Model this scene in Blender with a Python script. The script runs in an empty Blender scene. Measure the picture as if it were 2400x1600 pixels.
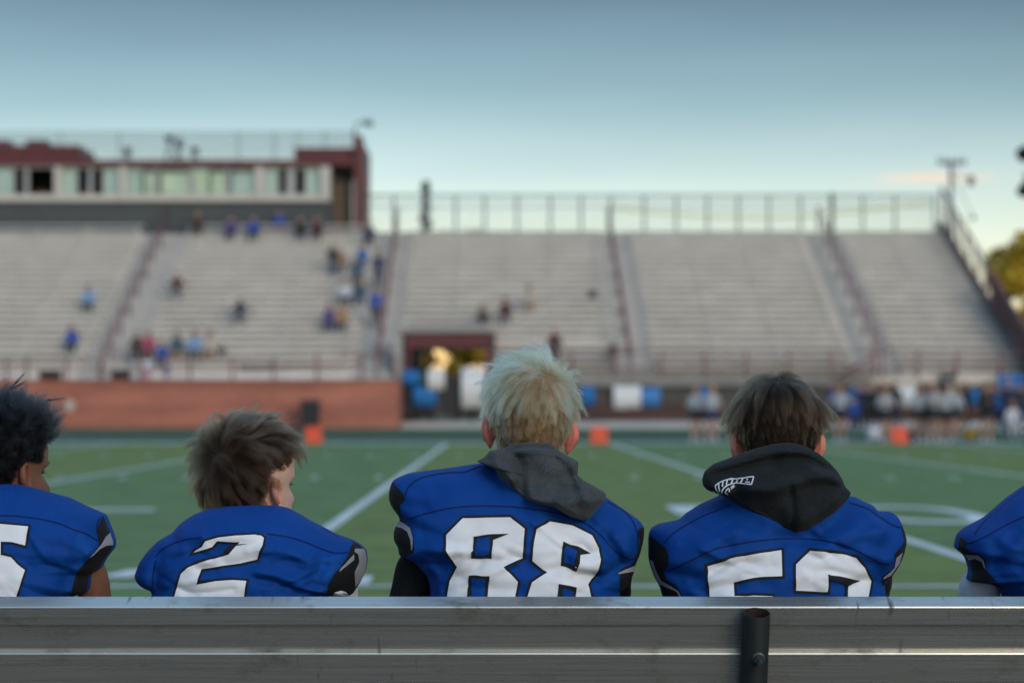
import bpy, bmesh, math, random
import numpy as np
from mathutils import Vector, Matrix, noise
from mathutils.geometry import tessellate_polygon

# ---------------------------------------------------------------- basics
F, CX, CY, H = 5102.0, 1166.0, 954.0, 1.04      # lens in source pixels, vanishing point, eye height
scene = bpy.context.scene
COL = scene.collection
R = math.radians
rng = np.random.default_rng(7)
random.seed(7)

def at(px, py, Y):
    return Vector(((px - CX) * Y / F, Y, H - (py - CY) * Y / F))
def c1(x, y): return (x / 2.6133, 880 + y / 2.6133)
def c2(x, y): return (880 + x / 2.3758, 760 + y / 2.3758)
def c3(x, y): return (1480 + x / 2.45, 780 + y / 2.45)
def c4(x, y): return (1900 + x / 2.658, 830 + y / 2.658)
def mp(f, pts): return [f(*p) for p in pts]

# ---------------------------------------------------------------- materials
MATS = {}
def nodes_of(m):
    return m.node_tree.nodes, m.node_tree.links
def mat(name, col, rough=0.7, metal=0.0, var=0.0, vscale=5.0, bump=0.0, bscale=80.0, stretch=(1, 1, 1), col2=None, spec=0.5, sheen=0.0, sss=0.0):
    if name in MATS: return MATS[name]
    m = bpy.data.materials.new(name); m.use_nodes = True
    n, l = nodes_of(m); b = n['Principled BSDF']
    b.inputs['Base Color'].default_value = (*col, 1); b.inputs['Roughness'].default_value = rough
    b.inputs['Metallic'].default_value = metal; b.inputs['Specular IOR Level'].default_value = spec
    if sheen: b.inputs['Sheen Weight'].default_value = sheen; b.inputs['Sheen Roughness'].default_value = 0.5
    if sss:
        b.inputs['Subsurface Weight'].default_value = sss
        b.inputs['Subsurface Radius'].default_value = (1.0, 0.35, 0.2); b.inputs['Subsurface Scale'].default_value = 0.008
    tc = n.new('ShaderNodeTexCoord'); mpn = n.new('ShaderNodeMapping')
    mpn.inputs['Scale'].default_value = stretch; l.new(tc.outputs['Object'], mpn.inputs['Vector'])
    if var or col2:
        t = n.new('ShaderNodeTexNoise'); t.inputs['Scale'].default_value = vscale; t.inputs['Detail'].default_value = 6
        t.inputs['Roughness'].default_value = 0.65
        l.new(mpn.outputs[0], t.inputs['Vector'])
        r = n.new('ShaderNodeValToRGB'); r.color_ramp.elements[0].position = 0.3; r.color_ramp.elements[1].position = 0.72
        c0 = [c * (1 - var) for c in col]; cc = list(col2) if col2 else [min(1, c * (1 + var)) for c in col]
        r.color_ramp.elements[0].color = (*c0, 1); r.color_ramp.elements[1].color = (*cc, 1)
        l.new(t.outputs['Fac'], r.inputs['Fac']); l.new(r.outputs['Color'], b.inputs['Base Color'])
    if bump:
        t = n.new('ShaderNodeTexNoise'); t.inputs['Scale'].default_value = bscale; t.inputs['Detail'].default_value = 4
        l.new(mpn.outputs[0], t.inputs['Vector'])
        bp = n.new('ShaderNodeBump'); bp.inputs['Strength'].default_value = bump; bp.inputs['Distance'].default_value = 0.002
        l.new(t.outputs['Fac'], bp.inputs['Height']); l.new(bp.outputs[0], b.inputs['Normal'])
    MATS[name] = m
    return m

# ---------------------------------------------------------------- mesh builder and object helpers
ORIG = {}
class MB:
    def __init__(s): s.v = []; s.f = []; s.m = []
    def add(s, vs, fs, mi=0):
        o = len(s.v); s.v += [tuple(p) for p in vs]; s.f += [tuple(i + o for i in f) for f in fs]; s.m += [mi] * len(fs)
    def box(s, x0, x1, y0, y1, z0, z1, mi=0):
        s.add([(x0, y0, z0), (x1, y0, z0), (x1, y1, z0), (x0, y1, z0), (x0, y0, z1), (x1, y0, z1), (x1, y1, z1), (x0, y1, z1)],
              [(0, 3, 2, 1), (4, 5, 6, 7), (0, 1, 5, 4), (1, 2, 6, 5), (2, 3, 7, 6), (3, 0, 4, 7)], mi)
    def tube(s, a, b, r, n=8, r2=None, mi=0, cap=True):
        a = Vector(a); b = Vector(b); r2 = r if r2 is None else r2
        d = (b - a).normalized(); u = d.orthogonal().normalized(); w = d.cross(u)
        vs = []
        for p, q in ((a, r), (b, r2)):
            for i in range(n):
                t = 2 * math.pi * i / n; vs.append(p + (u * math.cos(t) + w * math.sin(t)) * q)
        fs = [(i, (i + 1) % n, n + (i + 1) % n, n + i) for i in range(n)]
        if cap: fs += [tuple(range(n - 1, -1, -1)), tuple(range(n, 2 * n))]
        s.add(vs, fs, mi)
    def path(s, pts, r, n=6, mi=0):
        for a, b in zip(pts[:-1], pts[1:]): s.tube(a, b, r, n, mi=mi)
    def prism(s, poly, axis, a, b, mi=0):
        """poly: 2D outline; axis 'x': points are (y,z) extruded a..b along x; 'y': (x,z); 'z': (x,y)"""
        k = len(poly)
        mk = {'x': lambda p, t: (t, p[0], p[1]), 'y': lambda p, t: (p[0], t, p[1]), 'z': lambda p, t: (p[0], p[1], t)}[axis]
        vs = [mk(p, a) for p in poly] + [mk(p, b) for p in poly]
        s.add(vs, [(i, (i + 1) % k, k + (i + 1) % k, k + i) for i in range(k)] + [tuple(range(k - 1, -1, -1)), tuple(range(k, 2 * k))], mi)
    def mesh(s, name, origin=(0, 0, 0), fix=True):
        me = bpy.data.meshes.new(name)
        o = Vector(origin)
        me.from_pydata([(p[0] - o.x, p[1] - o.y, p[2] - o.z) for p in s.v], [], s.f)
        me.polygons.foreach_set('material_index', s.m)
        if fix:
            bm = bmesh.new(); bm.from_mesh(me); bmesh.ops.recalc_face_normals(bm, faces=bm.faces); bm.to_mesh(me); bm.free()
        me.update()
        return me

def link(name, data, mats=(), parent=None, origin=(0, 0, 0), label=None, cat=None, group=None, kind=None, smooth=False):
    o = bpy.data.objects.new(name, data); COL.objects.link(o)
    for m in mats:
        o.data.materials.append(m)
    if parent is not None:
        o.parent = parent; ORIG[o.name] = ORIG[parent.name]
    else:
        o.location = origin; ORIG[o.name] = Vector(origin)
    if smooth and o.type == 'MESH':
        o.data.polygons.foreach_set('use_smooth', [True] * len(o.data.polygons))
    if label: o['label'] = label
    if cat: o['category'] = cat
    if group: o['group'] = group
    if kind: o['kind'] = kind
    return o
def empty(name, origin, label, cat, group=None):
    return link(name, None, origin=origin, label=label, cat=cat, group=group)
def obj(name, mb, m, parent=None, origin=(0, 0, 0), smooth=False, **k):
    og = ORIG[parent.name] if parent is not None else Vector(origin)
    ms = m if isinstance(m, (list, tuple)) else [m]
    return link(name, mb.mesh(name, og), ms, parent, origin, smooth=smooth, **k)
def shade_auto(o, ang=40):
    me = o.data
    me.polygons.foreach_set('use_smooth', [True] * len(me.polygons))
    try: me.set_sharp_from_angle(angle=R(ang))
    except Exception: pass
def bevel(o, w, seg=2):
    md = o.modifiers.new('bevel', 'BEVEL'); md.width = w; md.segments = seg; md.limit_method = 'ANGLE'; md.angle_limit = R(40)

def skin_mesh(verts, edges, radii, sub=2, root=0):
    """grow one continuous surface over a skeleton; returns (verts array, faces list)"""
    me = bpy.data.meshes.new('tmp'); me.from_pydata([tuple(v) for v in verts], edges, [])
    o = bpy.data.objects.new('tmp', me); COL.objects.link(o)
    o.modifiers.new('s', 'SKIN')
    for i, sv in enumerate(me.skin_vertices[0].data):
        r = radii[i]; sv.radius = r if isinstance(r, tuple) else (r, r); sv.use_root = (i == root)
    md = o.modifiers.new('u', 'SUBSURF'); md.levels = sub; md.render_levels = sub
    dg = bpy.context.evaluated_depsgraph_get(); ev = o.evaluated_get(dg); em = ev.to_mesh()
    vs = np.empty(len(em.vertices) * 3, dtype=np.float32); em.vertices.foreach_get('co', vs)
    fs = [tuple(p.vertices) for p in em.polygons]
    ev.to_mesh_clear()
    bpy.data.objects.remove(o); bpy.data.meshes.remove(me)
    return vs.reshape(-1, 3), fs

# ---------------------------------------------------------------- camera, world, light
cam = bpy.data.cameras.new('camera'); cam.lens = F * 36 / 2400; cam.sensor_width = 36
cam.shift_x = (1200 - CX) / 2400; cam.shift_y = (CY - 800) / 2400
cam.clip_end = 5000; cam.clip_start = 0.05
cam.dof.use_dof = True; cam.dof.focus_distance = 4.19; cam.dof.aperture_fstop = 3.3
co = bpy.data.objects.new('camera', cam); COL.objects.link(co); co.location = (0, 0, H); co.rotation_euler = (R(90), 0, 0)
scene.camera = co

SUN_EL, SUN_AZ = 9.0, 152.0      # azimuth clockwise from +Y: behind the camera, a little to the right
world = bpy.data.worlds.new('World'); scene.world = world; world.use_nodes = True
n, l = nodes_of(world); bg = n['Background']
sky = n.new('ShaderNodeTexSky'); sky.sky_type = 'NISHITA'; sky.sun_disc = False
sky.sun_elevation = R(SUN_EL); sky.sun_rotation = R(SUN_AZ); sky.ozone_density = 2.2; sky.dust_density = 0.6
tc = n.new('ShaderNodeTexCoord'); sx = n.new('ShaderNodeSeparateXYZ'); l.new(tc.outputs['Generated'], sx.inputs[0])
# the photographed evening sky deepens quickly from a pale horizon; hand-set tint away from the sun, unseen upper part brightened to light the scene
asn = n.new('ShaderNodeMath'); asn.operation = 'ARCSINE'; l.new(sx.outputs['Z'], asn.inputs[0])
# soft streaks of high cloud modulate the elevation
nz = n.new('ShaderNodeTexNoise'); nz.inputs['Scale'].default_value = 2.2; nz.inputs['Detail'].default_value = 3
mpn = n.new('ShaderNodeMapping'); mpn.inputs['Scale'].default_value = (1.2, 1, 9); mpn.inputs['Rotation'].default_value = (0, R(-7), 0)
l.new(tc.outputs['Generated'], mpn.inputs['Vector']); l.new(mpn.outputs[0], nz.inputs['Vector'])
ns = n.new('ShaderNodeMath'); ns.operation = 'MULTIPLY_ADD'; ns.inputs[1].default_value = 0.04; ns.inputs[2].default_value = -0.02
l.new(nz.outputs['Fac'], ns.inputs[0])
ad = n.new('ShaderNodeMath'); ad.operation = 'ADD'; l.new(asn.outputs[0], ad.inputs[0]); l.new(ns.outputs[0], ad.inputs[1])
mr = n.new('ShaderNodeMapRange'); mr.inputs['From Min'].default_value = 0; mr.inputs['From Max'].default_value = R(30); l.new(ad.outputs[0], mr.inputs['Value'])
rp = n.new('ShaderNodeValToRGB'); l.new(mr.outputs[0], rp.inputs['Fac'])
SKYRAMP = [(0.0, (1.7, 1.15, .80)), (0.05, (1.4, 1.0, .76)), (0.09, (.98, .80, .74)), (0.155, (.95, .79, .75)), (0.20, (.79, .68, .65)), (0.27, (.48, .465, .45)), (0.36, (.235, .235, .235)), (0.48, (.28, .28, .28)), (1.0, (1.9, 1.7, 1.5))]
def setup_ramp(rp, stops):
    e = rp.color_ramp.elements
    while len(e) > 1: e.remove(e[-1])
    e[0].position = stops[0][0]; e[0].color = (*stops[0][1], 1)
    for p, c in stops[1:]:
        k = e.new(p); k.color = (*c, 1)
setup_ramp(rp, SKYRAMP)
fr = n.new('ShaderNodeMapRange'); fr.interpolation_type = 'SMOOTHSTEP'; fr.inputs['From Min'].default_value = 0.1; fr.inputs['From Max'].default_value = 0.85
l.new(sx.outputs['Y'], fr.inputs['Value'])
rb = n.new('ShaderNodeValToRGB'); mrb = n.new('ShaderNodeMapRange'); mrb.inputs['From Max'].default_value = R(60); l.new(asn.outputs[0], mrb.inputs['Value']); l.new(mrb.outputs[0], rb.inputs['Fac'])
setup_ramp(rb, [(0.0, (.40, .45, .50)), (0.25, (.52, .56, .60)), (0.6, (1.7, 1.6, 1.45)), (1.0, (2.3, 2.0, 1.7))])  # unseen sky behind camera dimmed low, brightened high to add top light
mx = n.new('ShaderNodeMix'); mx.data_type = 'RGBA'; l.new(rb.outputs['Color'], mx.inputs['A'])
l.new(fr.outputs[0], mx.inputs['Factor']); l.new(rp.outputs['Color'], mx.inputs['B'])
ml = n.new('ShaderNodeMix'); ml.data_type = 'RGBA'; ml.blend_type = 'MULTIPLY'; ml.inputs['Factor'].default_value = 1
l.new(sky.outputs[0], ml.inputs['A']); l.new(mx.outputs['Result'], ml.inputs['B'])
# one small peach cloud low on the right
def vmath(op, a, b=None):
    k = n.new('ShaderNodeVectorMath'); k.operation = op
    l.new(a, k.inputs[0])
    if b is not None: k.inputs[1].default_value = b
    return k
cdir = (at(2185, 418, 1000) - Vector((0, 0, H))).normalized()
sb = vmath('SUBTRACT', tc.outputs['Generated'], tuple(cdir)); sc_ = vmath('MULTIPLY', sb.outputs[0], (1 / .040, 0, 1 / .0036))
ln = vmath('LENGTH', sc_.outputs[0])
cn = n.new('ShaderNodeTexNoise'); cn.inputs['Scale'].default_value = 1; cn.inputs['Detail'].default_value = 5
cm = vmath('MULTIPLY', tc.outputs['Generated'], (110, 110, 500)); l.new(cm.outputs[0], cn.inputs['Vector'])
ca = n.new('ShaderNodeMath'); ca.operation = 'MULTIPLY_ADD'; ca.inputs[1].default_value = 1.6; ca.inputs[2].default_value = -.8; l.new(cn.outputs['Fac'], ca.inputs[0])
cs = n.new('ShaderNodeMath'); cs.operation = 'SUBTRACT'; l.new(ca.outputs[0], cs.inputs[0]); l.new(ln.outputs['Value'], cs.inputs[1])
cr = n.new('ShaderNodeMapRange'); cr.interpolation_type = 'SMOOTHSTEP'; cr.inputs['From Min'].default_value = -1.0; cr.inputs['From Max'].default_value = .1; cr.inputs['To Max'].default_value = .62
l.new(cs.outputs[0], cr.inputs['Value'])
mc = n.new('ShaderNodeMix'); mc.data_type = 'RGBA'; mc.inputs['B'].default_value = (4.5, 2.9, 1.9, 1)
l.new(cr.outputs[0], mc.inputs['Factor']); l.new(ml.outputs['Result'], mc.inputs['A'])
l.new(mc.outputs['Result'], bg.inputs['Color'])
bg.inputs['Strength'].default_value = 0.15

sun = bpy.data.lights.new('sun', 'SUN'); sun.energy = 0.55; sun.angle = R(20); sun.color = (1, .88, .74)
so = bpy.data.objects.new('sun', sun); COL.objects.link(so); so.location = (30, -60, 30)
sd = Vector((math.sin(R(SUN_AZ)) * math.cos(R(SUN_EL + 14)), math.cos(R(SUN_AZ)) * math.cos(R(SUN_EL + 14)), math.sin(R(SUN_EL + 14))))
so.rotation_euler = sd.to_track_quat('Z', 'Y').to_euler()

vs_ = scene.view_settings
scene.display_settings.display_device = 'sRGB'; vs_.view_transform = 'Standard'; vs_.look = 'None'; vs_.exposure = 0.85; vs_.gamma = 1; vs_.use_curve_mapping = False
scene.cycles.use_denoising = True
scene.cycles.max_bounces = 8
# ================================================================ SETTING
def zg(y):
    """ground height: flat field, a gentle rise beyond the far sideline"""
    return float(np.interp(y, [-1e4, 66, 80, 84.6, 1e4], [0, 0, .25, .25, .25]))

def field_mat():
    m = bpy.data.materials.new('turf'); m.use_nodes = True
    n, l = nodes_of(m); b = n['Principled BSDF']; b.inputs['Roughness'].default_value = .85
    b.inputs['Specular IOR Level'].default_value = .2; b.inputs['Sheen Weight'].default_value = .05; b.inputs['Sheen Roughness'].default_value = .3
    g = n.new('ShaderNodeNewGeometry'); s = n.new('ShaderNodeSeparateXYZ'); l.new(g.outputs['Position'], s.inputs[0])
    a = n.new('ShaderNodeMath'); a.operation = 'MULTIPLY_ADD'; a.inputs[1].default_value = 1 / 9.14; a.inputs[2].default_value = 1.42 / 9.14; l.new(s.outputs['X'], a.inputs[0])
    fr = n.new('ShaderNodeMath'); fr.operation = 'FRACT'; l.new(a.outputs[0], fr.inputs[0])
    lt = n.new('ShaderNodeMath'); lt.operation = 'LESS_THAN'; lt.inputs[1].default_value = .5; l.new(fr.outputs[0], lt.inputs[0])
    mxc = n.new('ShaderNodeMix'); mxc.data_type = 'RGBA'; mxc.inputs['A'].default_value = (.108, .200, .062, 1); mxc.inputs['B'].default_value = (.145, .205, .046, 1)
    l.new(lt.outputs[0], mxc.inputs['Factor'])
    # outside the sidelines the turf is a plain darker green
    gt = n.new('ShaderNodeMath'); gt.operation = 'GREATER_THAN'; gt.inputs[1].default_value = 62.6; l.new(s.outputs['Y'], gt.inputs[0])
    m2 = n.new('ShaderNodeMix'); m2.data_type = 'RGBA'; m2.inputs['B'].default_value = (.030, .085, .038, 1)
    l.new(gt.outputs[0], m2.inputs['Factor']); l.new(mxc.outputs['Result'], m2.inputs['A'])
    t = n.new('ShaderNodeTexNoise'); t.inputs['Scale'].default_value = 1.6; t.inputs['Detail'].default_value = 9; t.inputs['Roughness'].default_value = .7; l.new(g.outputs['Position'], t.inputs['Vector'])
    mr = n.new('ShaderNodeMapRange'); mr.inputs['From Min'].default_value = .3; mr.inputs['From Max'].default_value = .7; mr.inputs['To Min'].default_value = .6; mr.inputs['To Max'].default_value = 1.35
    l.new(t.outputs['Fac'], mr.inputs['Value'])
    m3 = n.new('ShaderNodeMix'); m3.data_type = 'RGBA'; m3.blend_type = 'MULTIPLY'; m3.inputs['Factor'].default_value = 1
    l.new(m2.outputs['Result'], m3.inputs['A']); l.new(mr.outputs[0], m3.inputs['B']); l.new(m3.outputs['Result'], b.inputs['Base Color'])
    t2 = n.new('ShaderNodeTexNoise'); t2.inputs['Scale'].default_value = 60; l.new(g.outputs['Position'], t2.inputs['Vector'])
    bp = n.new('ShaderNodeBump'); bp.inputs['Distance'].default_value = .02; bp.inputs['Strength'].default_value = .6; l.new(t2.outputs['Fac'], bp.inputs['Height']); l.new(bp.outputs[0], b.inputs['Normal'])
    return m

def sheet(x0, x1, ys, dz, xs=1):
    mb = MB(); k = len(ys)
    vs = []
    for y in ys: vs += [(x0, y, zg(y) + dz), (x1, y, zg(y) + dz)]
    mb.add(vs, [(2 * i, 2 * i + 1, 2 * i + 3, 2 * i + 2) for i in range(k - 1)])
    return mb
earth = mat('dry_grass', (.06, .075, .03), .95, var=.4, vscale=.3)
obj('ground', sheet(-1500, 1500, [-800, -30, 5, 66, 80, 84.6, 200, 3000], 0), earth, kind='structure')
turf = field_mat()
obj('football_field', sheet(-70, 70, [6.5, 20, 40, 66, 72, 80], .02), turf, kind='structure')
trackm = mat('track_surface', (.09, .085, .08), .9, var=.25, vscale=3)
obj('track', sheet(-70, 70, [-9, 0, 6.5], .012), trackm, kind='structure')
conc = mat('pale_concrete', (.60, .51, .42), .85, var=.18, vscale=1.2)
mb = MB()
mb.prism([(80, .24), (84.0, .24), (84.0, .5), (81.5, .44), (80, .30)], 'x', -3.6, 40)
obj('concrete_walk', mb, conc, kind='structure')

# painted markings: yard lines, hash marks, sidelines, numerals, lying on the turf
paint = mat('field_paint', (.66, .69, .68), .8, var=.25, vscale=2.5)
mb = MB(); PZ = .026
def quad(x0, x1, y0, y1, z=PZ): mb.add([(x0, y0, z), (x1, y0, z), (x1, y1, z), (x0, y1, z)], [(0, 1, 2, 3)])
LX = [-1.42 + 4.57 * k for k in range(-6, 7)]
for x in LX: quad(x - .055, x + .055, 12.45, 60.9)
quad(-60, 60, 12.3, 12.42); quad(-60, 60, 61.0, 62.6)
for k in range(-30, 31):
    x = -5.42 + .925 * k
    if min(abs(x - q) for q in LX) > .2:
        quad(x - .05, x + .05, 31.1, 31.9); quad(x - .05, x + .05, 45.0, 45.8); quad(x - .05, x + .05, 12.5, 13.1); quad(x - .05, x + .05, 60.3, 60.95)
def ring(cx, cy, rx, ry, wx, wy, k=28, e=2.6):
    def P(a, qx, qy): 
        c, s_ = math.cos(a), math.sin(a)
        return (cx + qx * math.copysign(abs(c) ** (2 / e), c), cy + qy * math.copysign(abs(s_) ** (2 / e), s_), PZ)
    vs = []
    for i in range(k):
        a = 2 * math.pi * i / k; vs += [P(a, rx, ry), P(a, rx - wx, ry - wy)]
    mb.add(vs, [(2 * i, 2 * ((i + 1) % k), 2 * ((i + 1) % k) + 1, 2 * i + 1) for i in range(k)])
# numeral pair straddling the 3.15 m line, 5 to its left and 0 to its right
ring(4.0, 20.75, .58, 1.65, .2, .42)
x0 = 1.72
for q in ((x0, x0 + 1.1, 22.0, 22.5), (x0, x0 + .26, 20.9, 22.0), (x0, x0 + .9, 20.6, 20.95), (x0 + .85, x0 + 1.12, 19.4, 20.75), (x0, x0 + .9, 19.0, 19.4)): quad(*q)
# numeral far left and a small arrow stroke by the near sideline
ring(-4.9, 20.2, .62, 1.75, .24, .55)
quad(-5.3, -3.4, 21.4, 21.8); mb.add([(-2.42, 13.0, PZ), (-2.2, 13.0, PZ), (-2.05, 13.75, PZ), (-2.3, 13.6, PZ)], [(0, 1, 2, 3)])
obj('field_markings', mb, paint, kind='structure')

# ---------------------------------------------------------------- grandstand
ROWS, RISE, RUN = 23, .30, .72
Y0, Z0 = 84.2, 2.42
def rowY(r): return Y0 + r * RUN
def rowZ(r): return Z0 + r * RISE        # tread height of row r
alum = mat('bleacher_aluminium', (.82, .77, .72), .6, metal=.0, var=.12, vscale=.8, spec=.4)
shade_strip_m = mat('riser_shade_strip', (.045, .042, .04), .9)  # colour of the under-bench shadow line painted on the risers
riserm = mat('stand_deck', (.64, .60, .56), .7, var=.16, vscale=.7)
maroon = mat('maroon_paint', (.115, .022, .024), .55, var=.2, vscale=2)
rail_m = mat('faded_maroon_rail', (.21, .09, .09), .6, var=.2, vscale=2)
galv = mat('galvanised_steel', (.20, .215, .22), .55, metal=.3, var=.15, vscale=4)
SECT = [(-40, -16.3, 'bleacher section at the far left under the long grey wall of the press box'),
        (-14.3, -5.65, 'bleacher section between two stairways with most of the seated spectators'),
        (-4.05, 4.75, 'bleacher section above the maroon tunnel opening'),
        (6.0, 14.0, 'wide empty bleacher section right of the tunnel section'),
        (15.6, 20.4, 'narrow empty bleacher section at the right end beside the sloping fence')]
def deck_profile(r0=0):
    p = [(rowY(r0), rowZ(r0) - .75 if r0 else Z0 - .5)]
    for r in range(r0, ROWS):
        p += [(rowY(r), rowZ(r) + (0 if r == r0 else 0)), (rowY(r + 1), rowZ(r))]
    p += [(rowY(ROWS), rowZ(ROWS - 1) - .9)]
    return p
def deck(mb, x0, x1, r0=0, r1=None):
    ROWS = r1 or globals()['ROWS']
    for r in range(r0 + 1, ROWS): mb.box(x0 + .01, x1 - .01, rowY(r) - .006, rowY(r) + .02, rowZ(r) - RISE + .004, rowZ(r) - RISE + .075, 1)  # dark strip at each riser's foot stands in for under-bench shadow
    # each tread's riser stands at its front edge
    p = [(rowY(r0), rowZ(r0) - RISE)]
    for r in range(r0, ROWS):
        p += [(rowY(r), rowZ(r)), (rowY(r + 1), rowZ(r))]
    p += [(rowY(ROWS), rowZ(ROWS - 1) - .7), (rowY(r0) + .6, rowZ(r0) - RISE - .25), (rowY(r0), rowZ(r0) - RISE - .25)]
    k = len(p)
    vs = [(x0, y, z) for y, z in p] + [(x1, y, z) for y, z in p]
    mb.add(vs, [(i, (i + 1) % k, k + (i + 1) % k, k + i) for i in range(k)])
    for xx, off in ((x0, 0), (x1, k)):   # side faces as strips
        for r in range(ROWS - r0):
            i = off + 1 + 2 * r
            za = rowZ(r0 + r) - 1.0
            mb.add([(xx, rowY(r0 + r), rowZ(r0 + r)), (xx, rowY(r0 + r + 1), rowZ(r0 + r)), (xx, rowY(r0 + r + 1), za), (xx, rowY(r0 + r), za)], [(0, 1, 2, 3)])
BENCH_H, BENCH_Y = .40, .42
for x0, x1, lab in SECT:
    s = empty('bleacher_section', ((x0 + x1) / 2, Y0, Z0), lab, 'bleachers', 'bleacher sections of the grandstand')
    mb = MB()
    if x0 == -4.05:
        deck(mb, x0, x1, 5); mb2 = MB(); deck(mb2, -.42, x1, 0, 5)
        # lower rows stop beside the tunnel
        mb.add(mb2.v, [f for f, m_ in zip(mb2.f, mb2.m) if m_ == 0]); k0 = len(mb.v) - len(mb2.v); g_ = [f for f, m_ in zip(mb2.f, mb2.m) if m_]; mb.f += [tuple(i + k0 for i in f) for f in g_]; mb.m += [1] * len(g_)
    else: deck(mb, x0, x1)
    obj('deck', mb, [riserm, shade_strip_m], s)
    for r in range(ROWS if x1 < -5 else ROWS - 1):
        a = -.42 if (x0 == -4.05 and r < 5) else x0
        mb = MB(); y = rowY(r) + BENCH_Y; z = rowZ(r) + BENCH_H
        mb.box(a + .05, x1 - .05, y, y + .26, z - .045, z)
        k = max(2, int((x1 - a) / 2.2)); 
        for i in range(k + 1):
            xx = a + .3 + (x1 - a - .6) * i / k
            mb.box(xx - .02, xx + .02, y + .12, y + .18, rowZ(r), z - .045, 1)
        obj('bench_plank', mb, [alum, riserm], s)
# stairways between the sections
stairm = mat('stair_concrete', (.43, .41, .39), .8, var=.15, vscale=.8)
STAIRS = [(-16.3, -14.3, 'long concrete stairway left of the section with the seated families', -15.3),
          (-5.65, -4.05, 'concrete stairway with two fans in blue standing on it, left of the tunnel', -4.65),
          (4.75, 6.0, 'narrow concrete stairway right of the tunnel section', 5.15),
          (14.0, 15.6, 'concrete stairway nearest the right end of the grandstand', 14.9)]
for x0, x1, lab, xr in STAIRS:
    mb = MB(); 
    for r in range(ROWS * 2):
        y = Y0 + r * RUN / 2; z = Z0 - RISE + (r + 1) * RISE / 2
        mb.box(x0 + .004, x1 - .004, y, y + RUN / 2 + .01, z - 1.2, z)
    obj('stairway', mb, stairm, origin=((x0 + x1) / 2, Y0, Z0), label=lab, cat='stairs', group='stairways up the grandstand')
for (x0, x1, lab, xr), nm in zip(STAIRS, ('faded maroon handrail climbing the leftmost stairway', 'faded maroon handrail climbing beside the fans in blue', 'dark handrail climbing the narrow stairway right of the tunnel section', 'faded maroon handrail climbing the stairway nearest the right end')):
    s = empty('handrail', (xr, Y0, Z0), nm, 'handrail', 'handrails on the grandstand stairways')
    mb = MB(); a = Vector((xr, Y0, Z0 + .95)); b = Vector((xr, rowY(ROWS) + .3, rowZ(ROWS) + 1.0)); mb.tube(a, b, .04, 8); mb.tube(a - Vector((0, 0, .45)), b - Vector((0, 0, .45)), .03, 8)
    obj('rail', mb, rail_m, s, smooth=True)
    for i in range(9):
        t = i / 8; p = a.lerp(b, t); mb = MB(); mb.tube(p - Vector((0, 0, 1.15)), p, .05, 8); obj('post', mb, rail_m, s, smooth=True)

# brick wall at the left with its railing
def brick_mat(name, ca, cb, mortar):
    m = bpy.data.materials.new(name); m.use_nodes = True; n, l = nodes_of(m); b = n['Principled BSDF']; b.inputs['Roughness'].default_value = .85
    g = n.new('ShaderNodeNewGeometry'); s = n.new('ShaderNodeSeparateXYZ'); c = n.new('ShaderNodeCombineXYZ')
    l.new(g.outputs['Position'], s.inputs[0]); l.new(s.outputs['X'], c.inputs['X']); l.new(s.outputs['Z'], c.inputs['Y'])
    k = n.new('ShaderNodeTexBrick'); k.inputs['Scale'].default_value = 1; k.inputs['Brick Width'].default_value = .22; k.inputs['Row Height'].default_value = .075
    k.inputs['Mortar Size'].default_value = .008; k.inputs['Color1'].default_value = (*ca, 1); k.inputs['Color2'].default_value = (*cb, 1); k.inputs['Mortar'].default_value = (*mortar, 1)
    l.new(c.outputs[0], k.inputs['Vector'])
    t = n.new('ShaderNodeTexNoise'); t.inputs['Scale'].default_value = .6; t.inputs['Detail'].default_value = 5
    mm = n.new('ShaderNodeVectorMath'); mm.operation = 'MULTIPLY'; mm.inputs[1].default_value = (.5, 1, 3); l.new(g.outputs['Position'], mm.inputs[0]); l.new(mm.outputs[0], t.inputs['Vector'])
    mr = n.new('ShaderNodeMapRange'); mr.inputs['From Min'].default_value = .3; mr.inputs['From Max'].default_value = .7; mr.inputs['To Min'].default_value = .68; mr.inputs['To Max'].default_value = 1.22; l.new(t.outputs['Fac'], mr.inputs['Value'])
    mx = n.new('ShaderNodeMix'); mx.data_type = 'RGBA'; mx.blend_type = 'MULTIPLY'; mx.inputs['Factor'].default_value = 1
    l.new(k.outputs['Color'], mx.inputs['A']); l.new(mr.outputs[0], mx.inputs['B']); l.new(mx.outputs['Result'], b.inputs['Base Color'])
    return m
brick = brick_mat('red_brick', (.50, .130, .075), (.38, .10, .062), (.44, .29, .23))
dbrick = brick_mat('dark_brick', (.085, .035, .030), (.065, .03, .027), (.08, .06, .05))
s = empty('brick_wall', (-20, 80.2, .2), 'low red brick wall at the foot of the left bleachers', 'wall')
mb = MB(); mb.box(-45, -3.67, 80, 80.35, .15, 2.0); mb.box(-3.97, -3.67, 80.35, 84.2, .15, 2.0); obj('wall_body', mb, brick, s)
mb = MB(); mb.box(-45, -3.63, 79.96, 80.40, 2.0, 2.07); obj('wall_cap', mb, mat('brick_cap', (.30, .11, .075), .8, var=.15), s)
mb = MB(); mb.box(-45, -3.97, 80.4, 84.2, 1.7, 1.95); obj('walkway', mb, conc, s, label='concrete walkway behind the brick wall')
m_white = mat('off_white_enamel', (.55, .53, .48), .5)
mb = MB(); c = at(163, 950, 79.9); mb.tube(c, c + Vector((0, .13, 0)), .15, 20); mb.v = [(x, y, c.z + (z - c.z) * 1.35) for x, y, z in mb.v]
obj('wall_plate', mb, m_white, origin=tuple(c), label='small white oval plate fixed to the brick wall', cat='plate')  # plain white oval plate, no lamp
s = empty('wall_railing', (-20, 80.2, 2.07), 'faded maroon pipe railing on top of the brick wall', 'railing')
zt = at(0, 842, 80.2).z
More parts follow.
